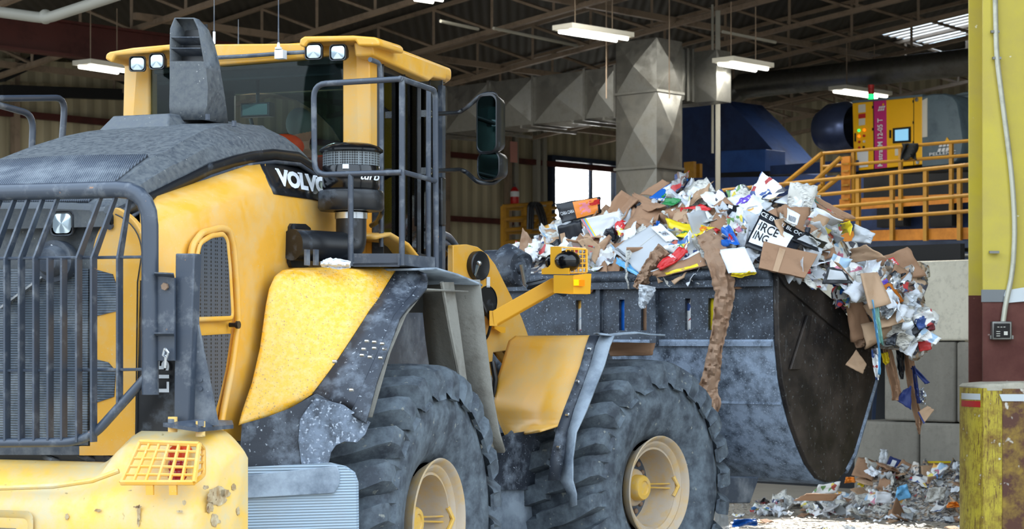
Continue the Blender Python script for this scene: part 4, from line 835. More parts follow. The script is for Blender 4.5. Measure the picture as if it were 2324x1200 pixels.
# upper wall panels with diagonal braces at the left
def line_u(px,py,u): return BP(px,py,'u',u)
m=MB(); 
for a,b in (((0,175),(140,110)),((140,112),(290,180)),((0,205),(290,215))): m.bar(line_u(*a,-.6),line_u(*b,-.6),.25,.25)
tag(build(m,'wall_brace',M['dark'],smooth=0),'dark diagonal steel bracing high on the left wall','brace')
m=MB(); m.poly([line_u(x,y,-.3) for x,y in ((-60,128),(300,150),(300,205),(-60,176))],Vector((B.h[0],B.h[1],0))*.1); tag(build(m,'wall_cladding_panel',M['wall'],smooth=0),'pale beige cladding strip high on the left wall behind the braces','panel')
# deep dark red beam
def ibeam(a,b,hh,ww,mat,name,label):
    a=Vector(a); b=Vector(b); e=empty(name,a,label,'beam')
    q=MB(); q.bar(a,b,.03,hh); build(q,'beam_web',M[mat],e,smooth=0)
    for s in (-1,1): q=MB(); q.bar(a+Z*s*hh/2,b+Z*s*hh/2,ww,.05); build(q,'beam_flange',M[mat],e,smooth=0)
    return e
a=BP(-60,62,'u',-6.2); b=BP(620,118,'u',-6.2); hh=78/F*(a.y); b.z=a.z; ibeam(a,b+(b-a)*.5,hh,.3,'redb','red_steel_beam','deep dark red steel beam crossing the hall above the loader hood')
a=BP(-60,62,'u',-8.5)
# sprinkler pipe with an elbow
m=MB(); m.tube([BP(-40,22,'d',26),BP(105,42,'d',26),BP(270,-12,'d',25)],.07,12,fil=.15); c=BP(103,38,'d',26); m.ball(c,.095,12,8); tag(build(m,'ceiling_pipe',M['pipe'],smooth=60),'pale grey pipe with an elbow crossing the top left corner','pipe')
# light fixtures
def fixture(x0,y0,x1,y1,w,label,grp=None):
    a=BP(x0,y0,'w',w); b=BP(x1,y1,'w',w); L=(b-a).length; d=(b-a).normalized(); y=Z.cross(d)
    e=empty('fluorescent_light',(a+b)/2,label,'light fixture',grp)
    q=MB(); q.box((a+b)/2+Z*.07,(L,.55,.10),None,d,y,Z); build(q,'fixture_housing',M['fixt'],e,bevel=.01)
    for s in (-.15,.15):
        q=MB(); q.tube([a+d*.08+y*s-Z*.01,b-d*.08+y*s-Z*.01],.04,8); build(q,'fluorescent_tube',M['tubel'],e)
    for s in (.2,.8): q=MB(); q.tube([a.lerp(b,s)+Z*.1,a.lerp(b,s)+Z*1.3],.012,6); build(q,'hanger_rod',M['truss'],e)
    ld=bpy.data.lights.new('fixture_lamp','AREA'); ld.shape='RECTANGLE'; ld.size=L; ld.size_y=.5; ld.energy=FIX; ld.color=(1,.96,.86); lo=bpy.data.objects.new('fixture_lamp',ld); COL.objects.link(lo)
    lo.parent=e; lo.location=(0,0,-.08); lo.rotation_euler=(0,0,math.atan2(d.y,d.x))
FIX=70
fixture(1276,68,1417,90,7.9,'long white fluorescent fixture hanging left of the square duct top')
fixture(1640,142,1733,158,7.6,'white fluorescent fixture behind the right end of the duct')
FIX=85
fixture(1900,205,2005,220,8.0,'white fluorescent fixture over the yellow sorting machine')
FIX=70
fixture(185,148,285,163,7.5,'lit fluorescent fixture beside the left end of the cab roof')
FIX=120
for (x,y,d) in ((300,-60,34),(800,-80,36),(1300,-80,37),(1800,-90,34),(2080,-110,39),(500,-60,28),(1500,-90,30)):  # unseen fixtures added to brighten the back hall and the sorter
    p_=W0.P(x,y,'d',d); q_=BT(B.L(p_)[0],B.L(p_)[1]+1.9,0); fx=CX+F*q_.x/q_.y; fy=HY-F*(p_.z-CH)/q_.y; fixture(x,y,fx,fy,p_.z,'added unseen fluorescent fixture above the view that brightens the hall','added unseen lights above the view')
FIX=70
fixture(945,-6,1000,2,8.6,'fluorescent fixture at the very top edge of the view')
# ---- galvanised duct with cross-broken panels
def ductbox(m,u0,u1,v0,v1,w0,w1,nu=1,nv=1,nw=1,e=.07):
    """box whose side panels bulge outwards to a crease point in the middle"""
    def panel(a,b,c,d,n):
        ctr=(a+b+c+d)/4+n*e; m.add([a,b,c,d,ctr],[(0,1,4),(1,2,4),(2,3,4),(3,0,4)])
    T=BT; X=Vector((B.h[0],B.h[1],0)); Y=Vector((B.r[0],B.r[1],0))
    for i in range(nw):
        a=w0+(w1-w0)*i/nw; b=w0+(w1-w0)*(i+1)/nw
        for j in range(nu):
            p=u0+(u1-u0)*j/nu; q=u0+(u1-u0)*(j+1)/nu
            panel(T(p,v0,a),T(q,v0,a),T(q,v0,b),T(p,v0,b),-Y); panel(T(p,v1,a),T(p,v1,b),T(q,v1,b),T(q,v1,a),Y)
        for j in range(nv):
            p=v0+(v1-v0)*j/nv; q=v0+(v1-v0)*(j+1)/nv
            panel(T(u0,p,a),T(u0,p,b),T(u0,q,b),T(u0,q,a),-X); panel(T(u1,p,a),T(u1,q,a),T(u1,q,b),T(u1,p,b),X)
    for j in range(nu):
        p=u0+(u1-u0)*j/nu; q=u0+(u1-u0)*(j+1)/nu
        for w,s in ((w0,-1),(w1,1)): panel(T(p,v0,w),T(q,v0,w),T(q,v1,w),T(p,v1,w),Z*s)
    return m
D0=42.
pA=BP(1490,300,'d',D0); la=B.L(pA)   # nearest vertical edge of the riser: v0 face and u0 face meet
uA,vA=la[0],la[1]
uL=B.L(BP(1398,300,'v',vA))[0]; vR=B.L(BP(1548,300,'u',uA))[1]
zd=lambda y:CH-(y-HY)/F*D0
du=empty('ventilation_duct',BT((uA+uL)/2,(vA+vR)/2,0),'square galvanised sheet metal duct with cross creased panels rising behind the waste heap','duct')
m=MB(); ductbox(m,uA,uL,vA,vR,zd(205),zd(85),e=.095); build(m,'duct_top_section',M['galv'],du,smooth=0)
zs=[205,378,552,726,905]
for a,b in zip(zs,zs[1:]): m=MB(); ductbox(m,uA,uL,vA,vR,max(0,zd(b)),zd(a),e=.095); build(m,'duct_riser_section',M['galv'],du,smooth=0)
for y in zs[:4]:
    m=MB(); m.bx(B,(uA-.04,vA-.04,zd(y)-.025),(uL+.04,vR+.04,zd(y)+.025)); build(m,'duct_joint',M['galv'],du,smooth=0)
xs=[1398,1328,1211,1110,1010,920]; 
for a,b in zip(xs,xs[1:]):
    ua=B.L(BP(a,200,'v',vA+.1))[0]; ub=B.L(BP(b,200,'v',vA+.1))[0]; m=MB(); ductbox(m,ua,ub,vA+.1,vA+1.15,zd(252),zd(138),e=.09); build(m,'duct_branch_section',M['galv'],du,smooth=0)
    m=MB(); m.bx(B,(ua-.02,vA+.06,zd(256)),(ua+.04,vA+1.19,zd(134))); build(m,'duct_joint',M['galv'],du,smooth=0)
    m=MB(); m.bar(BT(ua,vA-.3,zd(262)),BT(ua,vA+1.5,zd(262)),.06,.06); build(m,'support_channel',M['galv'],du,smooth=0)
vB=B.L(BP(1575,160,'u',uA+.1))[1]; vC=B.L(BP(1650,160,'u',uA-.4))[1]
m=MB(); ductbox(m,uA+.15,uL-.1,vR,vB,zd(215),zd(98),e=.03); build(m,'duct_transition',M['galv'],du,smooth=0)
m=MB(); ductbox(m,uA-.5,uL-.1,vB,vC,zd(220),zd(102),e=.05); build(m,'duct_outlet_box',M['galv'],du,smooth=0)
for v in (vR+.1,vR+.3,vB-.05): m=MB(); m.bx(B,(uA+.08,v-.03,zd(218)),(uL-.05,v+.03,zd(95))); build(m,'duct_joint',M['galv'],du,smooth=0)
for x in (1376,1519): m=MB(); p=BP(x,300,'d',D0-.5); m.tube([Vector((p.x,p.y,zd(230))),Vector((p.x,p.y,10))],.012,6); build(m,'hanger_rod',M['truss'],du)
m=MB(); A_=BT(-9.2,.35,8.0); B_=BT(-19.5,.35,8.0); A_.z=CH-(196-HY)/F*A_.y; m.tube([A_+Vector((0,0,0)),Vector((B_.x,B_.y,A_.z))],.33,24); q0=A_; m.tube([q0+Vector((.05,0,0)),q0+Vector((-.35,.2,-.3)),q0+Vector((-.5,.3,-1.6))],.32,20,fil=.3); tag(build(m,'round_ventilation_duct',M['galv'],smooth=60),'big round silver duct running under the roof above the yellow machine','duct')
# strut column to the right of the duct
m=MB(); p=BP(1629,300,'d',44.); m.box((p.x,p.y,4.5),(.10,.10,9)); tag(build(m,'steel_channel_post',M['pipe'],smooth=0),'slim galvanised channel post rising right of the duct into the roof','post')
m=MB(); p=BP(1617,300,'d',45.); m.tube([(p.x,p.y,6),(p.x,p.y,9.3)],.03,6); tag(build(m,'electrical_conduit',M['pipe']),'thin conduit running up beside the channel post','conduit')
for (a,b,lab) in (((1120,64),(1310,104),'long pale conduit crossing the roof joists above the left duct branch'),((1000,48),(1085,66),'short pale conduit under the roof near the top centre'),((1640,72),(1760,96),'pale conduit under the joists right of the duct')):
    m=MB(); A_=BP(*a,'w',8.3); B_=BP(*b,'w',8.3); m.tube([A_,B_],.035,6); tag(build(m,'electrical_conduit',M['pipe']),lab,'conduit')
# ---- retaining wall of big concrete blocks along u
pw=Vector(((2100-CX)/200.,23.)+(0,)); uw,vw,_=B.L(pw); bh=.917
xj=[[1755,2084,2420],[1840,2168,2520],[1700,1995,2440]]
for row,(js,z0) in enumerate(zip(xj,(0,bh,2*bh))):
    for a,b in zip(js,js[1:]):
        ua=B.L(BP(a,900,'v',vw))[0]; ub=B.L(BP(b,900,'v',vw))[0]
        if row==1 and a==1840: ua=B.L(BP(2004,900,'v',vw))[0]
        if row==0 and a==1755: ua=B.L(BP(1935,900,'v',vw))[0]
        if row==2 and a==1700: continue
        m=MB(); m.bx(B,(ua-.008,vw,z0+.006),(ub+.008,vw+.9,z0+bh-.006)); o=build(m,'concrete_block',M['conc2' if row==2 else 'conc'],bevel=.03)
        lab={(0,1755):'grey concrete block at floor level behind the bucket cheek, left in the bottom course',(0,2084):'grey concrete block at floor level, right in the bottom course beside the bollard',(1,1840):'mid height grey concrete block behind the hanging cardboard',(1,2168):'mid height grey concrete block half hidden by the yellow column',(2,1995):'pale upper concrete block of the retaining wall, under the blue deck edge'}[(row,a)]
        tag(o,lab,'block','stacked concrete blocks of the retaining wall')
m=MB(); m.bx(B,(B.L(BP(1995,900,'v',vw))[0]+.02,vw+.02,2*bh),(B.L(BP(1500,900,'v',vw))[0],vw+.9,3*bh)); tag(build(m,'concrete_block',M['conc2'],bevel=.03),'pale concrete block hidden behind the heap at the left end of the wall','block','stacked concrete blocks of the retaining wall')
m=MB(); p=BP(1985,900,'v',vw+1.3); m.bx(B,(B.L(p)[0]-1.2,vw+1.3,0),(B.L(p)[0]+2.8,vw+1.4,3)); tag(build(m,'dark_steel_plate',M['dark'],smooth=0),'black steel sheet showing in the gap left of the middle concrete block','plate')
m=MB(); m.bar(BP(1988,860,'v',vw+1.1),BP(1982,955,'v',vw+1.1),.04,.04,up=Vector((1,0,0))); tag(build(m,'steel_rod',M['navy']),'thin steel rod standing in the dark gap of the block wall','rod')
# ---- blue plant and walkways behind the wall
def slab(pts,d,th,mat,name,label,cat='machine',bev=.0,ax='v',parent=None):
    q=MB(); l=[BP(x,y,ax,d) for x,y in pts]; off=Vector((B.r[0],B.r[1],0))*th if ax=='v' else Vector((B.h[0],B.h[1],0))*-th
    q.poly(l,off)
    if parent: return build(q,name,M[mat],parent,smooth=0,bevel=bev,label=label)
    return tag(build(q,name,M[mat],smooth=0,bevel=bev),label,cat)
vN=B.L(BP(2100,560,'d',30.))[1]
v34=B.L(BP(2100,450,'d',35.))[1]; v40=B.L(BP(2050,350,'d',41.))[1]; v46=B.L(BP(2010,300,'d',46.))[1]
slab([(1560,552),(2330,544),(2330,560),(1560,568)],vN,.3,'navy','deck_edge_beam','dark navy steel beam on top of the concrete block wall','beam')
slab([(1560,578),(2330,570),(2330,592),(1560,598)],vN-.3,.3,'navy','deck_edge_beam','lower dark blue steel beam resting right above the pale concrete block','beam')
slab([(1560,566),(2330,560),(2330,572),(1560,580)],vN+.31,.1,'dark','deck_gap_shadow_strip','black strip standing in for the shadow between the two blue deck beams','plate')  # black strip painted in for the shadow between the beams
m=MB(); m.tube([BP(1880,584,'v',vN-.35),BP(2330,577,'v',vN-.35)],.02,6); tag(build(m,'air_line',M['galv']),'thin pale air line along the blue beam above the concrete','pipe')
def rail(name,v,posts,lines,toe,label,mat='railc',r=.035,ax='v',under=0,extra=None,toemat='railo'):
    """posts: list of (x, ytop, ybot); lines: list of ((x0,y0),(x1,y1)); toe: polygon or None"""
    e=empty(name,BP(posts[0][0],posts[0][2],ax,v),label,'railing')
    for x,a,b in posts: q=MB(); q.box((BP(x,a,ax,v)+BP(x,b,ax,v))/2,(r*2,r*2,(BP(x,a,ax,v)-BP(x,b,ax,v)).z),B); build(q,'rail_post',M[mat],e,smooth=0)
    for a,b in lines: q=MB(); q.tube([BP(*a,ax,v-.02),BP(*b,ax,v-.02)],r,8); build(q,'rail_bar',M[mat],e)
    if toe: q=MB(); q.poly([BP(x,y,ax,v+.04) for x,y in toe],Vector((B.r[0],B.r[1],0))*.03); build(q,'toe_board',M[toemat],e,smooth=0)
    return e
rail('walkway_railing',v34,[(1948,404,545),(2025,394,545),(2101,388,565),(2178,380,545),(2255,370,545)],
 [((1640,432),(2330,360)),((1700,458),(2330,396)),((1700,486),(2330,432)),((1900,500),(2330,470))],[(1900,525),(2330,512),(2330,540),(1900,548)],'yellow painted four bar railing along the lower walkway above the concrete blocks')
rail('walkway_railing',v40,[(1867,348,440),(1937,340,500),(2044,332,500),(2159,322,480)],
 [((1867,348),(2330,308)),((1869,378),(2330,342))],[(1905,452),(2330,432),(2330,450),(1905,478)],'orange yellow two bar railing of the upper walkway in front of the sorting machine')
st_=empty('steel_staircase',BP(1840,440,'v',v40-.5),'yellow steel staircase with sloping handrails left of the sorting machine','staircase')
for a,b in (((1866,348),(1768,428)),((1908,358),(1835,424)),((1906,400),(1850,446)),((1866,420),(1800,470))):
    q=MB(); q.tube([BP(*a,'v',v40-.3),BP(*b,'v',v40-.3)],.05,8); build(q,'stair_handrail',M['railc'],st_)
q=MB(); q.poly([BP(x,y,'v',v40-.1) for x,y in ((1909,356),(1928,354),(1928,468),(1909,470))],Vector((B.r[0],B.r[1],0))*.04); build(q,'stair_side_plate',M['railo'],st_,smooth=0)
for y in range(372,470,16): q=MB(); q.box(BP(1919,y,'v',v40-.15),(.16,.05,.03),B); build(q,'stair_rung',M['railc'],st_,smooth=0)
# sorting machine
so=empty('optical_sorter',BP(2010,395,'v',v46),'yellow and grey optical sorting machine with a magenta stripe on the upper platform','machine')
def sp(pts,dv,th,mat,name,bev=0,label=None):
    q=MB(); q.poly([BP(x,y,'v',v46+dv) for x,y in pts],Vector((B.r[0],B.r[1],0))*th); return build(q,name,M[mat],so,smooth=0,bevel=bev,label=label)
sp([(1934,232),(2093,217),(2093,373),(1938,388)],0,1.2,'sort','control_cabinet',.02)
sp([(1983,229),(2011,226),(2013,380),(1985,383)],-.01,.01,'mag','magenta_stripe')
sp([(1933,229),(2093,214),(2093,219),(1933,234)],-.03,1.2,'sgry','cabinet_top_trim')
sp([(2073,219),(2074,219),(2074,375),(2073,375)],-.012,.01,'dark','door_seam'); sp([(1981,229),(1983,229),(1985,383),(1983,384)],-.012,.01,'dark','door_seam')
sp([(2026,291),(2066,287),(2066,322),(2026,325)],-.03,.03,'dark','screen_bezel'); M['scr']=pm('lit_screen',(120,180,215),.3,emit=(140,200,235),es=.5)
sp([(2031,295),(2061,292),(2061,318),(2031,320)],-.04,.01,'scr','touch_screen')
sp([(1948,238),(1964,236),(1964,254),(1948,256)],-.015,.01,'fixt','label_plate'); M['redl']=pm('red_label',(190,30,30),.5)
sp([(1948,259),(1964,257),(1964,267),(1948,269)],-.015,.01,'redl','label_plate'); sp([(1949,270),(1963,268),(1963,283),(1949,285)],-.015,.01,'fixt','label_plate')
sp([(1945,345),(1970,343),(1970,378),(1947,381)],-.015,.01,'white','notice_sheet'); sp([(2031,338),(2041,337),(2041,352),(2031,353)],-.015,.01,'fixt','label_plate')
sp([(1939,302),(1942,302),(1942,321),(1939,321)],-.02,.02,'dark','door_handle'); sp([(2018,295),(2022,295),(2022,313),(2018,313)],-.02,.02,'dark','door_handle')
M['gled']=pm('green_indicator',(40,255,120),.3,emit=(30,255,110),es=1.5); M['oled']=pm('orange_indicator',(255,120,20),.3,emit=(255,110,10),es=1.2)
for i,(x,y,mm) in enumerate(((1950,296,'gled'),(1962,295,'oled'),(1950,309,'oled'),(1962,308,'redl'),(1951,322,'redl'),(1962,321,'fixt'),(1951,335,'redl'),(1961,334,'dark'))):
    q=MB(); q.lathe(BP(x,y,'v',v46),-Vector((B.r[0],B.r[1],0)),[(0,.03),(.03,.028),(.035,.001)],10); build(q,'push_button',M[mm],so)
for x,y in ((1979,240),(1979,290),(1979,335),(2071,227),(2071,275),(2071,320)): sp([(x,y),(x+2,y),(x+2,y+6),(x,y+6)],-.02,.02,'dark','door_hinge')
for x,y in ((2081,226),(2083,368)): q=MB(); q.lathe(BP(x,y,'v',v46),-Vector((B.r[0],B.r[1],0)),[(0,.05),(.02,.045),(.022,.001)],12); build(q,'lifting_eye',M['chrome'],so)
sp([(2093,228),(2104,222),(2104,310),(2093,312)],-.02,.02,'fixt','label_strip')
# grey moulded body with a rounded front end
bod=[(2093,217),(2112,212),(2140,211),(2162,218),(2172,232),(2178,262),(2186,318),(2182,350),(2170,368),(2150,376),(2093,382)]
q=MB(); X=Vector((B.r[0],B.r[1],0)); rows=[]
cx_=sum(a for a,b in bod)/len(bod); cy_=sum(b for a,b in bod)/len(bod)
for dv,kk in ((1.3,1.0),(.12,1.0),(.04,.985),(.0,.955)): rows.append([BP(cx_+(x-cx_)*(kk if x>2094 else 1),cy_+(y-cy_)*kk,'v',v46)+X*dv for x,y in bod])
q.grid(rows,True); q.f.append(tuple(range(11))); n=33; q.f.append(tuple(reversed(range(n,n+11)))); build(q,'sorter_body',M['sgry'],so,smooth=50)
q=MB(); q.poly([BP(x,y,'v',v46+.9) for x,y in ((2140,222),(2200,206),(2206,372),(2150,378))],X*.5); build(q,'louvred_rear_box',ridges('sorter_louvres',(70,86,96),(120,138,148),4.5,'Z'),so,smooth=0)
sp([(1934,388),(2190,372),(2200,384),(1940,402)],.0,1.2,'dark','machine_base')
for i,(x,y) in enumerate(((2003,262),)):
    pass
def stext(t,x0,y0,x1,y1,x2,y2,x3,y3,mat='white',name='printed_lettering',**k):
    m=text_mb(t,BP(x0,y0,'v',v46-.02),BP(x1,y1,'v',v46-.02),BP(x2,y2,'v',v46-.02),BP(x3,y3,'v',v46-.02),-.0,**k)
    for v in m.v: v-=X*.015
    build(m,name,M[mat],so,smooth=0)
stext('Mistral M 12-05 T',2004,377,2004,268,1992,269,1992,378,bold=.02)
stext('PELLENC',2110,354,2170,348,2170,341,2110,347,bold=.01)
def logo(x,y,s):   # tilted checker of white tiles with a yellow one on top
    for i in range(3):
        for j in range(2):
            a=x+(i*9+j*3.2)*s; b=y-j*11*s-i*1*s; sp([(a,b),(a+7*s,b-1*s),(a+9.5*s,b-9*s),(a+3*s,b-8*s)],-.03,.01,'white','logo_tile')
    sp([(x+18*s,y-25*s),(x+22*s,y-34*s),(x+27*s,y-27*s),(x+22*s,y-22*s)],-.03,.01,'sort','logo_tile')
logo(2127,345,1.0); logo(1992,252,.55)
q=MB(); c=BP(1977,224,'v',v46+.3)
for kx,mm in enumerate(('gled','redl','redl')): q=MB(); q.lathe(c+Z*(.0+.11*kx),Z,[(0,.07),(.1,.07),(.105,.001)],14); build(q,'signal_lamp',M[mm],so,label='lit green signal lamp' if kx==0 else 'unlit red signal lamp')
M['blued']=pm('blue_grey_cylinder',(86,100,140),.3,.7,dirt=(60,70,100),amt=.4,scale=1)
q=MB(); c=BP(1925,290,'v',v46+.6); hx=Vector((B.h[0],B.h[1],0)); q.lathe(c,hx,[(-.2,.5),(.0,.62),(.45,.60),(.75,.44),(.85,.001)],28); tag(build(q,'round_intake_duct',M['blued']),'shiny blue grey rounded duct at the left end of the yellow machine','duct')
# jacket hanging on the upper railing
q=MB(); rows=[]
for i in range(9):
    t=i/8; y=325+36*t; rows.append([BP(2047+34*s+3*math.sin(t*5+s*7),y+ (4*math.sin(s*6+1) if i>5 else 0),'v',v40-.08-.06*math.sin(s*9+t*4)) for s in [j/8 for j in range(9)]])
q.grid(rows); tag(build(q,'hanging_jacket',M['seat'],solid=.03,smooth=60),'black jacket hung over the upper railing below the screen','jacket')
# blue conveyor and baler bodies
cv=empty('inclined_conveyor',BP(1650,470,'v',v46+1),'dark blue conveyor plant behind the duct with sloping top and brighter blue box','conveyor')
slab([(1540,222),(1650,228),(1690,268),(1800,392),(1800,470),(1540,470)],v46+2.0,1.5,'blue','conveyor_housing',None,parent=cv)
slab([(1636,342),(1738,338),(1738,392),(1636,396)],v46+.2,.8,'blueb','drive_box','bright blue drive box',bev=.02,parent=cv)
slab([(1630,392),(1745,388),(1745,402),(1630,408)],v46+.1,.9,'dark','drive_base','dark base',parent=cv)
slab([(1748,376),(1935,362),(1935,388),(1748,396)],v46-.3,.25,'blue','conveyor_frame',None,parent=cv)
slab([(1540,404),(2330,392),(2330,552),(1540,560)],v40+1.6,.6,'blue','sorting_line_body','large dark blue sorting line body behind the lower railing')
slab([(1960,400),(2330,385),(2330,440),(1960,450)],v40+.9,.5,'dark','machine_underside','dark machine underside between the walkways')
for (x,w,l) in ((1990,60,'left'),(2110,50,'middle'),(2200,60,'right')): slab([(x,462),(x+w,458),(x+w,512),(x,516)],v40+1.0,.3,'dark','machine_opening','dark rectangular opening in the blue sorting line, the %s one of three'%l)
slab([(1552,368),(1574,366),(1574,470),(1552,470)],v46-1.5,.1,'railc','yellow_steel_post','wide yellow post right of the duct','post'); slab([(1577,372),(1588,371),(1588,470),(1577,470)],v46-1.2,.1,'railc','yellow_steel_post','narrow yellow post right of the duct','post')
# yellow gate at the left
vg=B.L(BP(1200,500,'d',44.))
rail('yellow_guard_rail',-6.,[(1142,468,566),(1195,466,566),(1246,462,560)],[((1142,468),(1252,460)),((1142,497),(1262,488)),((1142,522),(1262,512)),((1142,550),(1262,540)),((1195,530),(1245,480))],None,'yellow painted guard rail below the bright window',r=.05,ax='u')
rail('yellow_guard_rail',-4.5,[(1150,472,566),(1188,470,566),(1234,470,566)],[((1142,474),(1262,472)),((1142,500),(1262,499)),((1142,528),(1262,526))],None,'second yellow guard rail just behind the first below the window',r=.05,ax='u')
fe=empty('fire_extinguisher',BP(1168,465,'u',-.6),'red fire extinguisher on the wall post left of the bright window','fire extinguisher')
c=BP(1168,465,'u',-.6); M['fred']=pm('extinguisher_red',(190,24,28),.3)
q=MB(); q.lathe(c,Z,[(0,.11),(.03,.13),(.42,.13),(.5,.08),(.54,.04)],16,cap=True); build(q,'cylinder_body',M['fred'],fe); q=MB(); q.lathe(c,Z,[(.24,.134),(.40,.134)],16); build(q,'white_label_band',M['white'],fe); q=MB(); q.box(c+Z*.58,(.06,.1,.1)); build(q,'valve_handle',M['blk'],fe)
m=MB(); p=BP(1166,345,'u',-.5); m.box(p,(.02,.3,.62),B); M['sign']=pm('pale_red_sign',(210,150,140),.5); tag(build(m,'wall_sign',M['sign'],smooth=0),'narrow pale pink sign on the post left of the window','sign')
q=MB(); 
for s in (0,1,2): q.tube([BP(1198+s*5,520,'u',-6.3),BP(1200+s*5,462,'u',-6.3),BP(1212+s*7,460,'u',-6.3),BP(1228+s*6,500,'u',-6.3),BP(1230+s*5,540,'u',-6.3)],.04,6,fil=.3)
tag(build(q,'black_hose_bundle',M['blk']),'bundle of black hoses draped over the yellow guard rail','hose')
M['cond']=pm('painted_conduit',(196,194,176),.4,.3,dirt=(150,148,134),amt=.4,scale=6)
# ---- column and bollard at the right
K2=285.; dc=F/K2
c0=Vector(((2338-CX)/K2,dc+.5,0))
co_=empty('steel_column',(c0.x+.0,c0.y,0),'yellow steel column with a brown lower part at the right edge','column')
zc=lambda y:CH-(y-HY)/F*(c0.y)
xl=BP(2230,600,'d',c0.y-.14).x; xr=xl+.62
ym=zc(672)
q=MB(); 
def hsec(q,z0,z1):
    q.box(((xl+xr)/2,c0.y-.14,(z0+z1)/2),(xr-xl,.03,z1-z0)); q.box(((xl+xr)/2,c0.y+.36,(z0+z1)/2),(xr-xl,.03,z1-z0)); q.box((xl+.31,c0.y+.11,(z0+z1)/2),(.03,.47,z1-z0))
hsec(q,zc(668),9.5); build(q,'upper_column_shaft',M['colY'],co_,smooth=0)
q=MB(); hsec(q,0,zc(668)); build(q,'lower_column_shaft',M['colR'],co_,smooth=0,label='reddish brown lower shaft')
q=MB(); q.box(((xl+xr)/2,c0.y-.16,zc(672)),(xr-xl+.03,.012,.10)); build(q,'tape_band',M['tape'],co_,smooth=0); q=MB(); q.poly([Vector((BP(x,y,'d',c0.y-.17).x,c0.y-.17,zc(y))) for x,y in ((2282,660),(2330,652),(2330,684),(2288,688),(2278,672))],(0,-.006,0)); build(q,'tape_band',M['tapew'],co_,smooth=0,label='white tape band')
dd=c0.y-.19
q=MB(); q.tube([BP(x,y,'d',dd) for x,y in ((2258,-40),(2260,60),(2262,130),(2275,230),(2297,400),(2304,520),(2298,620),(2282,690),(2276,735))],.022,10,fil=.3); cd=tag(build(q,'electrical_conduit',M['cond'],smooth=60),'galvanised conduit bending down the face of the yellow column to the small switch box','conduit')
sb=empty('switch_box',BP(2272,750,'d',dd-.05),'small grey box with a black face at the end of the column conduit','switch box')
q=MB(); q.box(BP(2272,750,'d',dd),(.16,.08,.15)); build(q,'box_body',M['galv'],sb,bevel=.008); q=MB(); q.box(BP(2271,750,'d',dd)-Vector((0,.045,0)),(.13,.01,.115)); build(q,'box_face',M['blk2'],sb,bevel=.004)
for x in (2252,2294): 
    q=MB(); q.box(BP(x,765,'d',dd),(.04,.02,.03)); build(q,'mounting_lug',M['galv'],sb)
for i in range(3): q=MB(); q.box(BP(2262+i*7,742,'d',dd)-Vector((0,.053,0)),(.016,.004,.005)); build(q,'printed_mark',M['fixt'],sb,smooth=0); q=MB(); q.box(BP(2262,752+i*5,'d',dd)-Vector((0,.053,0)),(.03,.004,.005)); build(q,'printed_mark',M['fixt'],sb,smooth=0)
q=MB(); q.box(BP(2279,756,'d',dd)-Vector((0,.053,0)),(.03,.004,.03)); build(q,'printed_mark',M['fixt'],sb,smooth=0)
q=MB(); q.box(BP(2256,572,'d',dd),(.08,.03,.02)); build(q,'conduit_clip',M['galv'],cd)
q=MB(); q.box(BP(2262,132,'d',dd),(.07,.03,.02)); build(q,'conduit_clip',M['galv'],cd); q=MB(); q.box(BP(2258,72,'d',dd),(.07,.03,.02)); build(q,'conduit_clip',M['galv'],cd)
bl=empty('guard_bollard',(c0.x,c0.y,0),'chipped yellow and rust steel guard around the foot of the column','bollard')
bc=Vector(((2338-CX)/K2,dc+.25,0)); br=(2338-2199)/F*(dc+.25)
zt_=CH-(880-HY)/F*(dc)
q=MB(); prof=[(0,br),(zt_,br)]
q.lathe((bc.x,bc.y,0),Z,[(0,br),(zt_*.5,br),(zt_,br)],56,ref=Vector((1,0,0))); 
# make the front half flat (the guard is a bent plate)
for v in q.v:
    if v.y<bc.y-br*.62: v.y=bc.y-br*.62
build(q,'bollard_shell',M['boll'],bl,smooth=50)
q=MB(); q.box((BP(2306,900,'d',bc.y-br*.62).x+.06,bc.y-br*.62-.005,zt_/2),(.34,.012,zt_-.01)); build(q,'rusted_face_plate',M['bollr'],bl,smooth=0,label='rust brown front plate')
q=MB(); q.lathe((bc.x,bc.y,zt_-.02),Z,[(0,br-.01),(.03,br+.005),(.05,br-.02),(.062,br-.15),(.07,.001)],48,ref=Vector((1,0,0)))
for v in q.v:
    if v.y<bc.y-br*.62: v.y=bc.y-br*.62-.004
build(q,'concrete_cap',M['conc2'],bl,smooth=60)
def band(y0,y1,mat,x0,x1):
    q=MB(); rows=[]
    for y in (y0,y1):
        z=CH-(y-HY)/F*(bc.y-br*.8); r=[]
        for i in range(9):
            t=PI+ (x0+(x1-x0)*i/8); p=Vector((bc.x+br*1.006*math.cos(t),bc.y+br*1.006*math.sin(t),z)); p.y=max(p.y,bc.y-br*.62-.014) if p.y<bc.y-br*.62 else p.y; r.append(p)
        rows.append(r)
    q.grid(rows); build(q,'reflective_tape',M[mat],bl,smooth=60,label='%s reflective tape'%('red' if mat=='redl' else 'white'))
band(894,908,'tapew',.05,.62); band(911,925,'redl',.05,.62)
q=MB(); q.poly([Vector((BP(x,y,'d',bc.y-br*.62-.02).x,bc.y-br*.62-.02,CH-(y-HY)/F*(bc.y-br*.62))) for x,y in ((2268,894),(2330,894),(2330,910),(2275,910))],(0,.008,0)); build(q,'reflective_tape',M['tapew'],bl,smooth=0,label='white reflective tape')
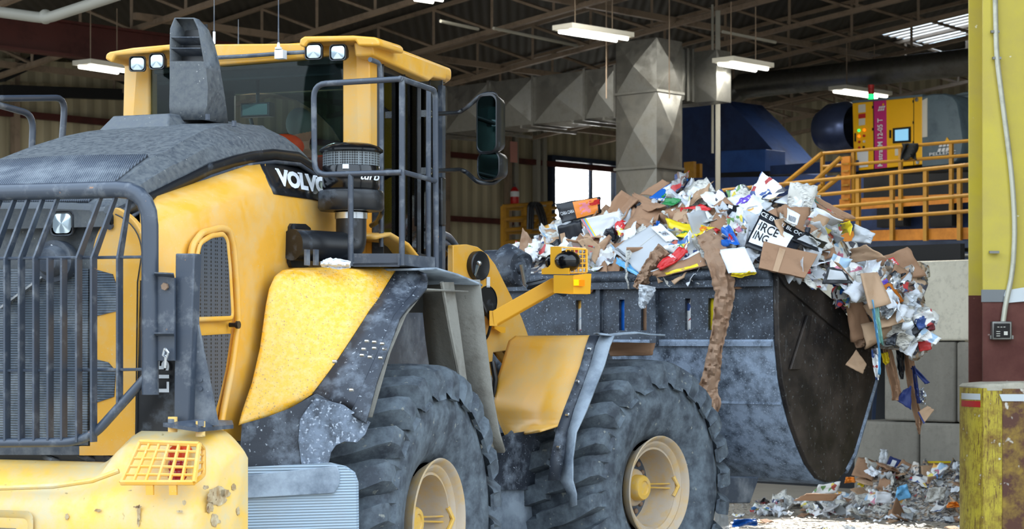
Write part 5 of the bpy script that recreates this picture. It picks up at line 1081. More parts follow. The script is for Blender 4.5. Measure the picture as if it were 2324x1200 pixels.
# ---- daylight
w=bpy.data.worlds.new('sky'); S.world=w; w.use_nodes=True; t=w.node_tree; bg=t.nodes['Background']
tc=t.nodes.new('ShaderNodeTexCoord'); sx=t.nodes.new('ShaderNodeSeparateXYZ'); t.links.new(tc.outputs['Generated'],sx.inputs[0]); cr=t.nodes.new('ShaderNodeValToRGB'); t.links.new(sx.outputs[2],cr.inputs[0])
e=cr.color_ramp.elements; e[0].position=0; e[0].color=(.10,.10,.10,1); e[1].position=1; e[1].color=(.62,.78,1,1)
for p,c in ((.02,(.16,.17,.17,1)),(.10,(.26,.30,.33,1)),(.16,(.80,.90,1,1)),(.5,(.72,.86,1,1))): x=e.new(p); x.color=c
# towards the sunny side of the sky the horizon is glaring
r2=t.nodes.new('ShaderNodeValToRGB'); t.links.new(sx.outputs[1],r2.inputs[0]); r2.color_ramp.elements[0].position=.80; r2.color_ramp.elements[1].position=.97; r2.color_ramp.elements[1].color=(1,1,1,1); r2.color_ramp.elements[0].color=(0,0,0,1)
ad=t.nodes.new('ShaderNodeMix'); ad.data_type='RGBA'; ad.blend_type='ADD'; ad.inputs[0].default_value=1; t.links.new(cr.outputs[0],ad.inputs[6]); gl=t.nodes.new('ShaderNodeVectorMath'); gl.operation='SCALE'; gl.inputs[3].default_value=3.2; t.links.new(r2.outputs[0],gl.inputs[0]); t.links.new(gl.outputs[0],ad.inputs[7])
t.links.new(ad.outputs[2],bg.inputs[0]); bg.inputs[1].default_value=2.6
sun=bpy.data.lights.new('sun','SUN'); sun.energy=7; sun.angle=.01; sun.color=(1,.96,.88); so_=bpy.data.objects.new('sun',sun); COL.objects.link(so_)
SD=Vector((-.2,-.8,-.75)).normalized(); so_.rotation_euler=SD.to_track_quat('-Z','Y').to_euler()
# ================================================================ WASTE PAPER
M['card']=pm('brown_cardboard',(158,122,94),.85,dirt=(134,102,78),amt=.35,scale=8,bump=.1,bscale=20)
M['card2']=pm('tan_cardboard',(182,150,120),.85,dirt=(170,134,100),amt=.35,scale=8,bump=.1,bscale=20)
M['kraft']=pm('kraft_paper',(154,124,100),.8,dirt=(140,106,80),amt=.4,scale=9,bump=.25,bscale=18)
M['pap']=pm('white_paper',(226,230,236),.7,dirt=(190,194,200),amt=.3,scale=6,bump=.1)
M['papg']=pm('grey_paper',(186,190,194),.7,dirt=(150,154,158),amt=.3,scale=9,bump=.1)
def news(name,c,ink,sc):
    k=NT(name); a=k.noise(sc,3,.6,k.stretch((1,1,5))); f=k.ramp(a,.50,.58); b=k.ramp(k.noise(5,2),.42,.50); c_=k.mix(k.math('MULTIPLY',k.math('MULTIPLY',f,b),.7),srgb(c),srgb(ink)); k.col(c_); k.b.inputs['Roughness'].default_value=.8; return k.m
M['news']=news('newsprint',(206,204,196),(70,72,76),34)
def prn(name,cols,sc,base=(228,228,226),seed=0,cover=.5):
    k=NT(name); v=k.n('ShaderNodeTexVoronoi'); v.inputs['Scale'].default_value=sc; k.l(k.stretch((1,1.3,1)),v.inputs[0])
    sx=k.n('ShaderNodeSeparateColor'); k.l(v.outputs['Color'],sx.inputs[0]); r=k.n('ShaderNodeValToRGB'); r.color_ramp.interpolation='CONSTANT'; e=r.color_ramp.elements
    pal=cols; n=len(pal); e[0].position=0; e[0].color=srgb(base); e[1].position=1-cover; e[1].color=srgb(pal[0])
    for i,c in enumerate(pal[1:]): x=e.new(1-cover+cover*(i+1)/n); x.color=srgb(c)
    k.l(sx.outputs[0],r.inputs[0]); k.col(r.outputs[0]); k.b.inputs['Roughness'].default_value=.4; k.bump(k.noise(12,4),.15); return k.m
M['pr1']=prn('printed_magazine_red_blue',[(170,60,60),(60,84,140),(80,80,88),(214,186,90)],16,cover=.36)
M['pr2']=prn('printed_flyer_green_yellow',[(110,150,90),(224,204,80),(70,116,170),(176,84,70)],20,cover=.42)
M['pr3']=prn('printed_catalogue_dark',[(30,34,44),(110,90,80),(180,60,60),(60,70,110)],18,(150,148,146),cover=.7)
M['pr4']=prn('printed_carton_pale',[(160,190,215),(200,120,140),(236,180,90),(120,120,126)],14,cover=.45)
M['matt']=prn('matted_waste',[(150,146,140),(120,104,88),(90,92,98),(176,150,124),(70,72,84)],30,(196,194,190),cover=.7)
M['yelp']=pm('yellow_packaging',(240,214,40),.4); M['redp']=pm('red_packaging',(206,38,40),.4); M['blup']=pm('blue_packaging',(28,100,190),.4); M['blud']=pm('dark_blue_card',(26,44,104),.6)
M['blkp']=pm('black_printed_card',(20,24,32),.4); M['grnp']=pm('green_packaging',(40,130,70),.4); M['teal']=pm('teal_card',(40,130,120),.5); M['orap']=pm('orange_packaging',(236,134,36),.4); M['purp']=pm('purple_print',(104,72,190),.5)
M['mar']=pm('dark_red_card',(112,30,36),.5); M['pinkp']=pm('pink_print',(226,130,140),.5); M['lblue']=pm('pale_blue_print',(110,180,226),.5); M['ink']=pm('black_ink',(14,14,18),.5)
M['foil']=pm('crumpled_foil',(200,204,208),.25,.8,bump=.4,bscale=20)
k=NT('clear_plastic_film'); k.t.nodes.remove(k.b); a=k.n('ShaderNodeBsdfTransparent'); a.inputs[0].default_value=(.93,.95,.97,1); g=k.n('ShaderNodeBsdfPrincipled'); g.inputs['Base Color'].default_value=(.75,.79,.83,1); g.inputs['Roughness'].default_value=.2; mx=k.n('ShaderNodeMixShader'); mx.inputs[0].default_value=.55; k.l(a.outputs[0],mx.inputs[1]); k.l(g.outputs[0],mx.inputs[2]); k.l(mx.outputs[0],k.t.nodes['Material Output'].inputs[0]); M['film']=k.m
k=NT('green_plastic_film'); k.t.nodes.remove(k.b); a=k.n('ShaderNodeBsdfTransparent'); a.inputs[0].default_value=(.6,.9,.8,1); g=k.n('ShaderNodeBsdfPrincipled'); g.inputs['Base Color'].default_value=(.35,.62,.55,1); g.inputs['Roughness'].default_value=.2; mx=k.n('ShaderNodeMixShader'); mx.inputs[0].default_value=.6; k.l(a.outputs[0],mx.inputs[1]); k.l(g.outputs[0],mx.inputs[2]); k.l(mx.outputs[0],k.t.nodes['Material Output'].inputs[0]); M['filmg']=k.m
# heap surface in the bucket frame
rid=[(1120,590),(1180,560),(1240,505),(1290,462),(1380,470),(1440,445),(1500,425),(1550,412),(1600,430),(1680,430),(1750,425),(1830,440),(1890,470),(1945,500)]
RU=2.1
ridge=[]
for x,y in rid: u,v,w_=Q.L(QP(x,y,'u',RU)); ridge.append((v,w_))
ridge=[(-1.62,2.28)]+[r for r in ridge if -1.6<r[0]<1.56]+[(1.62,2.3)]
def hW(v):
    if v<=ridge[0][0]: return ridge[0][1]
    for a,b in zip(ridge,ridge[1:]):
        if a[0]<=v<=b[0]: t=(v-a[0])/(b[0]-a[0]); return a[1]*(1-t)+b[1]*t
    return ridge[-1][1]
def heap(u,v):
    W_=hW(v)
    if u<RU: t=max(0,(u-1.40)/(RU-1.40)); return 2.30+(W_-2.30)*(t**.8)
    t=(u-RU); return W_-.28*t-.62*max(0,t-.3)**1.5
def hit(px,py):
    t=13.6
    while t<18.5:
        p=QP(px,py,'d',t); u,v,w_=Q.L(p)
        if 1.38<u<3.2 and -1.6<v<1.6 and w_<=heap(u,v): return t
        t+=.03
    return None
def hd(px,py): 
    t=hit(px,py)
    return t if t else QP(px,py,'u',2.3).y
rnd=random.Random(11)
# core of the heap
m=MB(); rows=[]
for i in range(60):
    u=1.40+ (3.0-1.40)*i/59; r=[]
    for j in range(110):
        v=-1.42+2.88*j/109; p=Q.T(u,v,0); n=mnoise.noise(p*5.3)*.05+mnoise.noise(p*13)*.04
        r.append(Q.T(u+mnoise.noise(p*9+Vector((3,1,2)))*.03,v,max(1.6,heap(u,v)-.07+n)))
    rows.append(r)
m.grid(rows); n_=110; edge=[rows[0],[Vector((p.x,p.y,2.25)) for p in rows[0]]]
tag(build(m,'waste_paper_heap',M['matt'],smooth=20),'dense mass of mixed waste paper filling the loader bucket under the loose pieces','waste paper',kind='stuff')
LIFT=[0]
def crease(s,t,seed,amp):
    q=Vector((s*2.3+seed*7.1,t*2.3,seed*1.3)); return amp*(mnoise.noise(q)*1.2+.5*abs(mnoise.noise(q*2.7))-.1+.25*mnoise.noise(q*6))
class Hero:
    def __init__(h,pts,seed,amp,frame=Q,depth=None,lift=.05,tw=0.25):
        # pts : bottom-left, bottom-right, top-right, top-left
        cx=sum(p[0] for p in pts)/4; cy=sum(p[1] for p in pts)/4
        base=depth if depth is not None else hd(cx,cy)
        h.c=[]
        for i,p in enumerate(pts):
            dd=0
            if depth is None: dd=max(-tw,min(tw,hd(p[0],p[1])-base))
            if len(p)>2: dd+=p[2]
            h.c.append(W0.P(p[0],p[1],'d',base+dd-lift))
        h.seed=seed; h.amp=amp; h.n=(h.c[1]-h.c[0]).cross(h.c[3]-h.c[0]).normalized()
    def q(h,s,t,e=0):
        a,b,c,d=h.c; p=a*(1-s)*(1-t)+b*s*(1-t)+c*s*t+d*(1-s)*t
        return p+h.n*(crease(s,t,h.seed,h.amp)+e)
    def mesh(h,s0=0,s1=1,t0=0,t1=1,n=12,e=0,jit=0):
        m=MB(); r=random.Random(h.seed*31+5); rows=[]
        for i in range(n+1):
            row=[]
            for j in range(n+1):
                s=s0+(s1-s0)*j/n; t=t0+(t1-t0)*i/n
                if jit:
                    if i in(0,n): t+=jit*mnoise.noise(Vector((s*4,h.seed,i)))
                    if j in(0,n): s+=jit*mnoise.noise(Vector((t*4,h.seed+3,j)))
                row.append(h.q(s,t,e))
            rows.append(row)
        m.grid(rows); return m
HN=[0]
def hero(name,pts,mat,label,cat,amp=.03,th=.006,depth=None,lift=.05,group=None,jit=.05,tw=.25,n=12,decals=(),texts=(),frame=Q):
    HN[0]+=1; h=Hero(pts,HN[0],amp,frame,depth,lift,tw)
    o=tag(build(h.mesh(jit=jit,n=n),name,M[mat],solid=th,smooth=45),label,cat,group)
    sg=1 if h.n.y<0 else -1     # side that faces the yard
    for (nm,mt,s0,s1,t0,t1) in decals: build(h.mesh(s0,s1,t0,t1,8,sg*(th*.5+.003)),nm,M[mt],o,smooth=45)
    for (txt,mt,s0,s1,t0,t1,fl) in texts:
        tm=text_mb(txt,Vector((0,0,0)),Vector((1,0,0)),Vector((1,1,0)),Vector((0,1,0)),0,bold=.012)
        for v in tm.v:
            a,b=(v.x,v.y) if not fl else (1-v.x,1-v.y); s=s0+(s1-s0)*a; t=t0+(t1-t0)*b; v.xyz=h.q(s,t,sg*(th*.5+.006))
        build(tm,'printed_letters',M[mt],o,smooth=0)
    return o,h
hero('printed_carton',[(1276,507),(1364,483),(1362,446),(1260,462)],'blkp','dark navy fruit carton with an orange picture, left edge of the heap below the window','carton',.015,decals=(('picture_panel','orap',.38,.93,.05,.95),('flower_print','pinkp',.5,.75,.2,.8),('red_badge','redp',.74,.98,.55,.85)),texts=(('CARA CARA','white',.04,.36,.38,.55,False),),depth=16.6)
hero('box_wall',[(1279,600),(1340,590),(1318,498),(1265,514)],'blkp','dark navy box side with a torn brown hole left of the white striped panel','cardboard',.02,decals=(('torn_brown_patch','card2',.05,.25,.35,.8),),depth=16.45)
hero('striped_panel',[(1346,543),(1410,501),(1408,478),(1318,498)],'pap','white panel with pink, blue and yellow edge stripes in the left part of the heap','panel',.012,decals=(('pink_stripe','pinkp',.01,.05,.0,1),('blue_stripe','lblue',.05,.09,0,1),('yellow_stripe','yelp',.09,.13,0,1)),depth=16.3)
hero('cardboard_sheet',[(1380,495),(1457,485),(1438,450),(1389,457)],'card2','tan cardboard flap on the left shoulder of the heap in front of the duct','cardboard',.015)
hero('cardboard_sheet',[(1471,480),(1512,468),(1438,436),(1433,460)],'card','folded brown cardboard strip below the blue printed carton','cardboard',.02,lift=.12)
hero('cardboard_sheet',[(1425,500),(1480,520),(1500,478),(1440,470)],'card','brown cardboard sheet standing behind the white THANK YOU carton','cardboard',.03)
hero('cardboard_sheet',[(1450,442),(1500,445),(1520,415),(1504,408)],'card','brown cardboard flap just left of the blue flower carton at the top of the heap','cardboard',.01,lift=.03)
hero('printed_carton',[(1503,457),(1473,444),(1550,398),(1561,406)],'blup','bright blue carton with a white flower at the very top of the heap','carton',.02,decals=(('white_flower','pap',.25,.8,.35,.62),('green_leaf','grnp',.1,.3,.1,.45),('green_leaf','grnp',.55,.85,.62,.75)),lift=.12)
hero('crumpled_bag',[(1541,448),(1560,458),(1587,424),(1567,406)],'pap','crumpled white paper bag at the top of the heap beside the blue carton','paper bag',.07,th=.003)
hero('cardboard_sheet',[(1562,466),(1600,444),(1620,410),(1575,440)],'card2','pointed tan cardboard sheet on the heap top right of the white bag','cardboard',.03,lift=.1)
hero('green_carton',[(1502,463),(1530,470),(1545,450),(1510,452)],'grnp','small dark green carton under the blue flower carton','carton',.02,lift=.12)
hero('printed_bag',[(1627,462),(1693,476),(1737,451),(1669,436)],'pap','white printed bag with a purple patch near the heap top','bag',.05,th=.003,decals=(('purple_patch','purp',.4,.72,.35,.95),),lift=.12)
hero('newspaper_bundle',[(1680,448),(1692,456),(1756,416),(1748,406)],'news','rolled magazines pointing up to the right on the heap top','magazine',.03,th=.03,lift=.1)
hero('red_wrapper',[(1546,470),(1600,478),(1616,475),(1590,462)],'redp','bright red wrapper strip near the heap top','wrapper',.02,th=.004,lift=.14)
def carton(name,pts,mat,label,cat,dep=.15,th=.006,lift=.1,depth=None,decals=(),side=None):
    """closed or crushed box: front quad plus a body that reaches back"""
    HN[0]+=1; h=Hero(pts,HN[0],.012,Q,depth,lift); m=MB(); n=6; f=[[h.q(j/n,i/n) for j in range(n+1)] for i in range(n+1)]
    m.grid(f); off=Vector((.03,dep,-.02)); rim=f[0]+[r[-1] for r in f[1:]]+list(reversed(f[-1][:-1]))+[f[i][0] for i in range(n-1,0,-1)]
    m.grid([rim,[p+off for p in rim]],True); m.grid([[p+off for p in r] for r in f])
    o=tag(build(m,name,M[mat],smooth=30,bevel=.004),label,cat); sg=1 if h.n.y<0 else -1
    for (nm,mt,s0,s1,t0,t1) in decals: build(h.mesh(s0,s1,t0,t1,6,sg*.004),nm,M[mt],o,smooth=45)
    return o
carton('black_carton',[(1623,478),(1672,490),(1677,466),(1634,460)],'blkp','small flat black carton with a white barcode label, upper middle of the heap','carton',.12,decals=(('barcode_label','pap',.5,.7,.6,.9),))
hero('yellow_bag',[(1527,541),(1575,543),(1622,514),(1513,498)],'yelp','bright yellow printed plastic bag on the front of the heap','bag',.05,th=.003,lift=.14,decals=(('red_print','redp',.1,.3,.3,.5),('green_print','grnp',.4,.55,.25,.45),('orange_print','orap',.7,.9,.7,.95)))
hero('flattened_carton',[(1450,618),(1530,548),(1476,509),(1389,567)],'papg','pale grey flattened carton printed THANK YOU! upside down, front left of the heap','carton',.012,lift=.20,texts=(('THANK YOU!','ink',.05,.12,.42,.95,False),),decals=(('fold_line','news',.02,.98,.56,.575),))
hero('carton_flap',[(1512,549),(1540,543),(1500,508),(1477,516)],'pap','white carton flap printed THANK beside the grey flattened carton','carton',.01,lift=.24,texts=(('THAN','ink',.2,.75,.30,.62,False),))
hero('blue_wrapper',[(1398,600),(1450,628),(1455,614),(1400,588)],'lblue','pale blue glossy wrapper under the left corner of the THANK YOU carton','wrapper',.03,th=.003,lift=.16)
hero('box_wall',[(1378,620),(1405,625),(1430,545),(1370,560)],'card','dark brown cardboard panel standing left of the THANK YOU carton','cardboard',.03,lift=.06)
hero('white_board',[(1653,620),(1717,617),(1690,560),(1632,567)],'pap','clean white corrugated board lying over the bucket rim beside the hanging kraft paper','board',.006,lift=.22,jit=.01)
hero('open_carton_side',[(1487,628),(1606,602),(1587,570),(1480,618)],'card','torn carton side with a white edge and yellow print lying on the bucket rim','carton',.03,lift=.2,decals=(('yellow_print','yelp',.2,.85,.06,.3),('white_edge','pap',.0,1,.9,1)))
hero('cola_bag',[(1630,560),(1680,555),(1662,520),(1632,530)],'blup','crumpled blue plastic bag with a red and white round emblem','bag',.07,th=.003,lift=.18,decals=(('red_half','redp',.55,.8,.35,.6),('white_half','pap',.55,.8,.25,.35)))
hero('red_tube_wrapper',[(1490,605),(1500,612),(1560,570),(1545,562)],'redp','red and white paper cup sleeve on the front of the heap above the bucket rim','wrapper',.03,th=.02,lift=.26,decals=(('white_stripe','pap',.0,1,.5,.62),))
hero('snack_wrapper',[(1500,570),(1560,572),(1570,535),(1540,545)],'pr2','colourful crumpled snack wrapper in the front middle of the heap','wrapper',.06,th=.003,lift=.2)
hero('printed_box_panel',[(1690,558),(1792,592),(1832,532),(1731,474)],'blkp','black and white box printed IRCE and ING in tall letters, middle of the heap','carton',.010,lift=.16,decals=(('white_face','pap',.04,.80,.12,.74),),texts=(('IRCE','ink',.10,.52,.48,.71,False),('ING','ink',.08,.38,.23,.45,False),('CE EN XL BL OO','white',.02,.95,.83,.94,False)),jit=.0)
hero('black_tray_flap',[(1797,543),(1858,573),(1878,552),(1827,527)],'blkp','black carton flap with a grey inside hanging off the right of the lettered box','carton',.02,lift=.18,decals=(('grey_inside','papg',.1,.8,.2,.8),))
hero('kraft_mailer',[(1747,482),(1845,534),(1862,524),(1784,459)],'card','brown kraft mailer with a white shipping label behind the lettered box','mailer',.04,lift=.12,th=.01)
hero('shipping_label',[(1786,500),(1808,512),(1816,488),(1787,471)],'pap','white shipping label with a barcode on the brown mailer','label',.008,lift=.24,jit=0,decals=tuple(('barcode_line','ink',.15+.08*i,.19+.08*i,.1,.5) for i in range(8)))
hero('long_white_flap',[(1757,458),(1852,472),(1842,426),(1831,415)],'pap','long white flap pointing up to the right, upper right of the heap','cardboard',.01,lift=.05)
hero('cardboard_sheet',[(1858,470),(1905,505),(1941,494),(1825,437)],'card','brown cardboard with a dark printed side on the upper right crest of the heap','cardboard',.02,lift=.06,decals=(('dark_print','pr3',.2,.75,.2,.8),('teal_tape','teal',.02,.3,.4,.7)))
hero('white_sheet',[(1835,492),(1890,512),(1912,501),(1850,469)],'pap','plain white sheet under the dark printed cardboard, right side of the heap','paper',.015,lift=.12)
hero('grey_tray',[(1935,548),(1976,553),(1986,530),(1940,508)],'papg','grey card tray at the right shoulder of the heap','tray',.03,lift=.1,th=.01)
hero('yellow_leaflet',[(1912,528),(1935,530),(1930,502),(1908,506)],'yelp','yellow price leaflet near the right shoulder of the heap','leaflet',.03,lift=.16,th=.003)
carton('cardboard_box',[(1722,608),(1826,632),(1856,578),(1734,546)],'card','big crushed brown cardboard box with tape just above the right end of the bucket rim','box',.35,lift=.26,decals=(('packing_tape','card2',.30,.42,.0,.9),))
hero('tan_sheet',[(1932,597),(2012,584),(1964,555),(1930,566)],'card2','plain tan cardboard sheet left of the one with the red label','cardboard',.02,lift=.16)
hero('cardboard_sheet',[(2000,642),(2103,626),(2060,560),(1958,598)],'card','large brown cardboard sheet with a red and white label sticking out on the far right','cardboard',.02,depth=15.9,decals=(('red_label','redp',.42,.62,.55,.85),('white_print','pap',.45,.59,.6,.8)))
hero('display_tray',[(1866,644),(1936,643),(1912,612),(1880,604)],'blkp','black display tray with a pale inside near the cheek plate top','tray',.012,depth=15.0,lift=.1,decals=(('pale_inside','papg',.12,.88,.25,.85),))
hero('brown_strip',[(1925,622),(1937,636),(1905,598),(1890,592)],'card','narrow brown cardboard strip above the black display tray','cardboard',.02,depth=15.1)
hero('cereal_box',[(2029,694),(2051,683),(2011,632),(1992,643)],'orap','orange and purple cereal box hanging over the right edge','box',.012,depth=15.5,th=.03,decals=(('purple_top','purp',.0,1,.85,1),('cream_side','card2',.0,.3,.0,.85),('blue_square','blup',.45,.75,.1,.25),('blue_square','blup',.45,.75,.35,.5),('blue_square','blup',.45,.75,.6,.72)))
hero('brown_paper_bag',[(1933,775),(1988,758),(1947,662),(1916,677)],'card','brown paper bag hanging down over the cheek plate edge','paper bag',.03,depth=QP(1950,720,'v',1.68).y,th=.02)
hero('brown_paper_bag_end',[(1945,790),(1960,786),(1966,756),(1932,765)],'kraft','crumpled neck of brown paper under the hanging bag','paper bag',.04,depth=QP(1950,780,'v',1.66).y,th=.01)
hero('cardboard_scrap',[(1919,828),(1958,848),(1967,826),(1943,793)],'card2','five sided brown cardboard scrap dangling lowest against the cheek plate','cardboard',.015,depth=QP(1943,820,'v',1.66).y)
hero('dark_red_carton',[(2090,752),(2122,748),(2118,719),(2088,727)],'mar','dark red snack carton at the far right tip of the spill','carton',.012,depth=15.6,th=.02,decals=(('white_letters_patch','pap',.15,.55,.3,.7),))
hero('leaflet_fan',[(2080,765),(2122,782),(2136,768),(2096,742)],'pr4','fan of white and yellow leaflets sticking out under the dark red carton','leaflet',.02,depth=15.5,th=.01)
hero('red_box_end',[(2086,797),(2113,793),(2112,774),(2083,775)],'redp','small red box end hanging at the far right','carton',.008,depth=15.7,th=.02)
hero('green_film',[(1990,770),(2006,785),(1995,700),(1975,690)],'filmg','green tinted plastic film hanging beside the brown bag','plastic film',.05,depth=15.2,th=.002)
hero('blue_card_strip',[(2100,872),(2110,868),(2078,834),(2067,835)],'blud','dark blue card strip jutting out against the block wall','cardboard',.01,depth=16.)
hero('blue_edged_cardboard',[(2096,962),(2120,930),(2106,920),(2082,935)],'card2','lowest scrap of blue edged cardboard dangling before the block wall','cardboard',.01,depth=16.,decals=(('blue_edge','blud',.0,.12,0,1),))
hero('blue_triangle_card',[(2034,908),(2068,930),(2068,875),(2050,885)],'blud','dark blue three cornered card hanging below the spill','cardboard',.015,depth=15.95)
def ribbon(name,path,wd,mat,label,cat,pl,seed=1,amp=.04,th=.004,group=None):
    """hanging crumpled strip; path in px with per point width in px; pl -> depth"""
    pts=[W0.P(x,y,'d',pl(x,y) if callable(pl) else pl) for x,y in path]; m=MB(); rows=[]; K=4
    dp=[]; dw=[]
    for i in range(len(pts)-1):
        for k in range(K*2): t=k/(K*2); dp.append(pts[i].lerp(pts[i+1],t)); dw.append(wd[i]*(1-t)+wd[i+1]*t)
    dp.append(pts[-1]); dw.append(wd[-1])
    for i,p in enumerate(dp):
        d=(dp[min(i+1,len(dp)-1)]-dp[max(i-1,0)]).normalized(); s=d.cross(Vector((0,1,0))).normalized(); row=[]; W_=dw[i]/F*p.y
        for j in range(9):
            a=(j/8-.5); nz=mnoise.noise(Vector((a*5+seed*9,i*.33,seed)))+.6*mnoise.noise(Vector((a*11,i*.9,seed+5)))
            row.append(p+s*W_*(a+.10*mnoise.noise(Vector((i*.5,seed,j*.1))))+Vector((0,-1,0))*(nz*amp+.02*math.cos(a*8)))
        rows.append(row)
    m.grid(rows); return tag(build(m,name,M[mat],solid=th,smooth=35),label,cat,group)
kd=lambda x,y: QP(x,y,'u',1.27).y if y>610 else QP(x,y,'u',1.27).y+ (610-y)/80*.25
ribbon('kraft_paper_strip',[(1598,528),(1622,560),(1638,610),(1646,660),(1640,710),(1632,750),(1622,800),(1618,840),(1606,885),(1620,915),(1612,968)],[40,56,56,46,42,34,30,40,44,34,12],'kraft','long crumpled strip of brown kraft paper hanging down the bucket back to the front tyre','paper',kd,3,.05)
ribbon('kraft_paper_twist',[(1512,568),(1490,590),(1470,620),(1456,640),(1446,656)],[46,40,36,30,22],'kraft','shorter twisted brown kraft paper hanging over the rim left of the long strip','paper',lambda x,y: QP(x,y,'u',1.30).y,8,.05)
ribbon('plastic_bag_scrap',[(1470,648),(1466,668),(1458,690),(1460,700)],[40,34,18,10],'film','clear plastic scrap clinging to the bucket back below the short kraft twist','plastic film',lambda x,y: QP(x,y,'u',1.25).y,4,.03,.002)
ribbon('yellow_film_scrap',[(1660,620),(1680,622),(1705,616),(1716,620)],[12,16,14,8],'yelp','small yellow scrap peeking under the white board at the bucket rim','wrapper',lambda x,y: QP(x,y,'u',1.27).y,6,.02,.002)
for (pth,wd,mt,lb,dd) in (
 (((2010,770),(2022,830),(2034,880),(2036,908)),(18,24,22,20),'card','brown cardboard strip hanging left of the blue three cornered card',15.9),
 (((2062,780),(2066,840),(2074,900),(2086,960),(2087,985)),(24,22,18,14,3),'card','longest brown cardboard strip hanging almost down to the floor litter',16.0),
 (((2042,780),(2046,830),(2048,860)),(16,18,6),'blkp','dark hanging strip between the two brown strips',15.95),
 (((2074,830),(2080,880),(2086,915)),(7,9,6),'blud','thin dark blue edge strip beside the longest brown strip',15.9),
 (((1980,680),(1988,740),(1997,800),(1996,850)),(5,4,4,5),'lblue','thin pale blue plastic cord hanging in front of the cheek lip',15.1),
 (((2092,880),(2096,900),(2094,918)),(10,16,12),'foil','crumpled foil scrap hanging by the lowest cardboard',15.9),
 (((2008,800),(2012,820),(2016,824)),(14,14,12),'yelp','small yellow and white scrap below the hanging film',15.6),
 (((1986,790),(1990,830),(1992,862)),(16,16,6),'pr1','coloured wrapper hanging just past the cheek lip',15.3)):
    ribbon('hanging_strip',pth,wd,mt,lb,'scrap',dd,rnd.randint(1,60),.025,.005)
# ---- generic loose pieces, each its own object
def piece(c,nrm,w,h,mat,name,seed,folds=1,crump=.03,th=.004,rot=None,n=7,curl=0):
    r=random.Random(seed); nrm=nrm.normalized(); X=nrm.orthogonal().normalized(); X=Matrix.Rotation(rot if rot is not None else r.uniform(0,2*PI),3,nrm)@X; Y=nrm.cross(X)
    fl=[(r.uniform(0,2*PI),r.uniform(-.12,.12),r.uniform(-1.3,1.3)) for _ in range(folds)]
    j=[[1+r.uniform(-.18,.12) for _ in range(2)] for _ in range(4)]
    rows=[]
    for i in range(n+1):
        row=[]
        for k in range(n+1):
            s=k/n-.5; t=i/n-.5; sx=(j[0][0]*(.5-s)+j[1][0]*(.5+s)); sy=(j[2][1]*(.5-t)+j[3][1]*(.5+t))
            p=Vector((s*w*sy,t*h*sx,0)); 
            q=Vector((s*3+seed*1.7,t*3,seed*.37)); p.z=crump*(mnoise.noise(q)*1.3+.6*mnoise.noise(q*2.9))+curl*s*s
            for a,o,ang in fl:
                ax=Vector((math.cos(a),math.sin(a),0)); nn=Vector((-ax.y,ax.x,0)); d=p.dot(nn)-o*w
                if d>0:
                    base=p-nn*d; p=base+(nn*math.cos(ang)+Vector((0,0,1))*math.sin(ang))*d
            row.append(c+X*p.x+Y*p.y+nrm*p.z)
        rows.append(row)
    m=MB(); m.grid(rows); return build(m,name,M[mat],solid=th,smooth=45,origin=c)
def ball_piece(c,r,mat,name,seed):
    m=MB(); m.ball(c,r,18,12)
    for v in m.v:
        d=(v-c); q=d*(9/r*.1*1)+Vector((seed,0,0)); v+= d*(.35*mnoise.noise(d*(2.2/r)+Vector((seed*3.1,1,2)))+.18*mnoise.noise(d*(6/r)+Vector((seed,5,2))))
    return build(m,name,M[mat],smooth=25,origin=c)
KIN=[('white_paper_sheet','pap','white paper sheet','paper',4,.24,.19,.03),('crumpled_paper','pap','crumpled white paper','paper',3,.18,.15,.06),('cardboard_piece','card','brown cardboard piece','cardboard',3,.34,.24,.015),('cardboard_piece','card2','tan cardboard piece','cardboard',2,.30,.22,.015),
 ('newspaper_sheet','news','grey newspaper sheet','newspaper',4,.28,.22,.04),('magazine','pr1','red and blue printed magazine','magazine',2,.24,.18,.03),('flyer','pr2','green and yellow printed flyer','flyer',2,.20,.16,.04),('catalogue','pr3','dark printed catalogue','catalogue',2,.24,.18,.04),('printed_carton_piece','pr4','pale printed carton piece','carton',3,.24,.18,.03),
 ('plastic_film_scrap','film','clear crumpled plastic film','plastic film',3,.24,.2,.08),('wrapper_scrap','redp','red wrapper scrap','wrapper',.5,.14,.07,.04),('wrapper_scrap','blup','blue wrapper scrap','wrapper',.6,.15,.09,.04),('wrapper_scrap','yelp','yellow wrapper scrap','wrapper',.5,.14,.08,.04),('grey_board_piece','papg','grey card piece','card',2,.24,.18,.02),('black_card_piece','blkp','black printed card piece','card',1.2,.22,.12,.02),('foil_scrap','foil','crumpled foil scrap','foil',.6,.14,.12,.06)]
wts=[k[4] for k in KIN]
def inpoly(x,y,P):
    c=False; j=len(P)-1
    for i in range(len(P)):
        if (P[i][1]>y)!=(P[j][1]>y) and x<(P[j][0]-P[i][0])*(y-P[i][1])/(P[j][1]-P[i][1])+P[i][0]: c=not c
        j=i
    return c
mound=[(1150,575),(1240,520),(1290,490),(1380,485),(1440,462),(1500,440),(1545,415),(1620,432),(1750,425),(1830,440),(1890,468),(1945,505),(1980,560),(1960,640),(1895,685),(1790,610),(1620,628),(1480,628),(1340,628),(1250,625),(1180,620)]
def nh(u,v):
    e=.06; return (Vector((Q.h[0],Q.h[1],0))*-(heap(u+e,v)-heap(u-e,v))/(2*e)+Vector((Q.r[0],Q.r[1],0))*-(heap(u,v+e)-heap(u,v-e))/(2*e)+Z).normalized()
cnt=0; tries=0
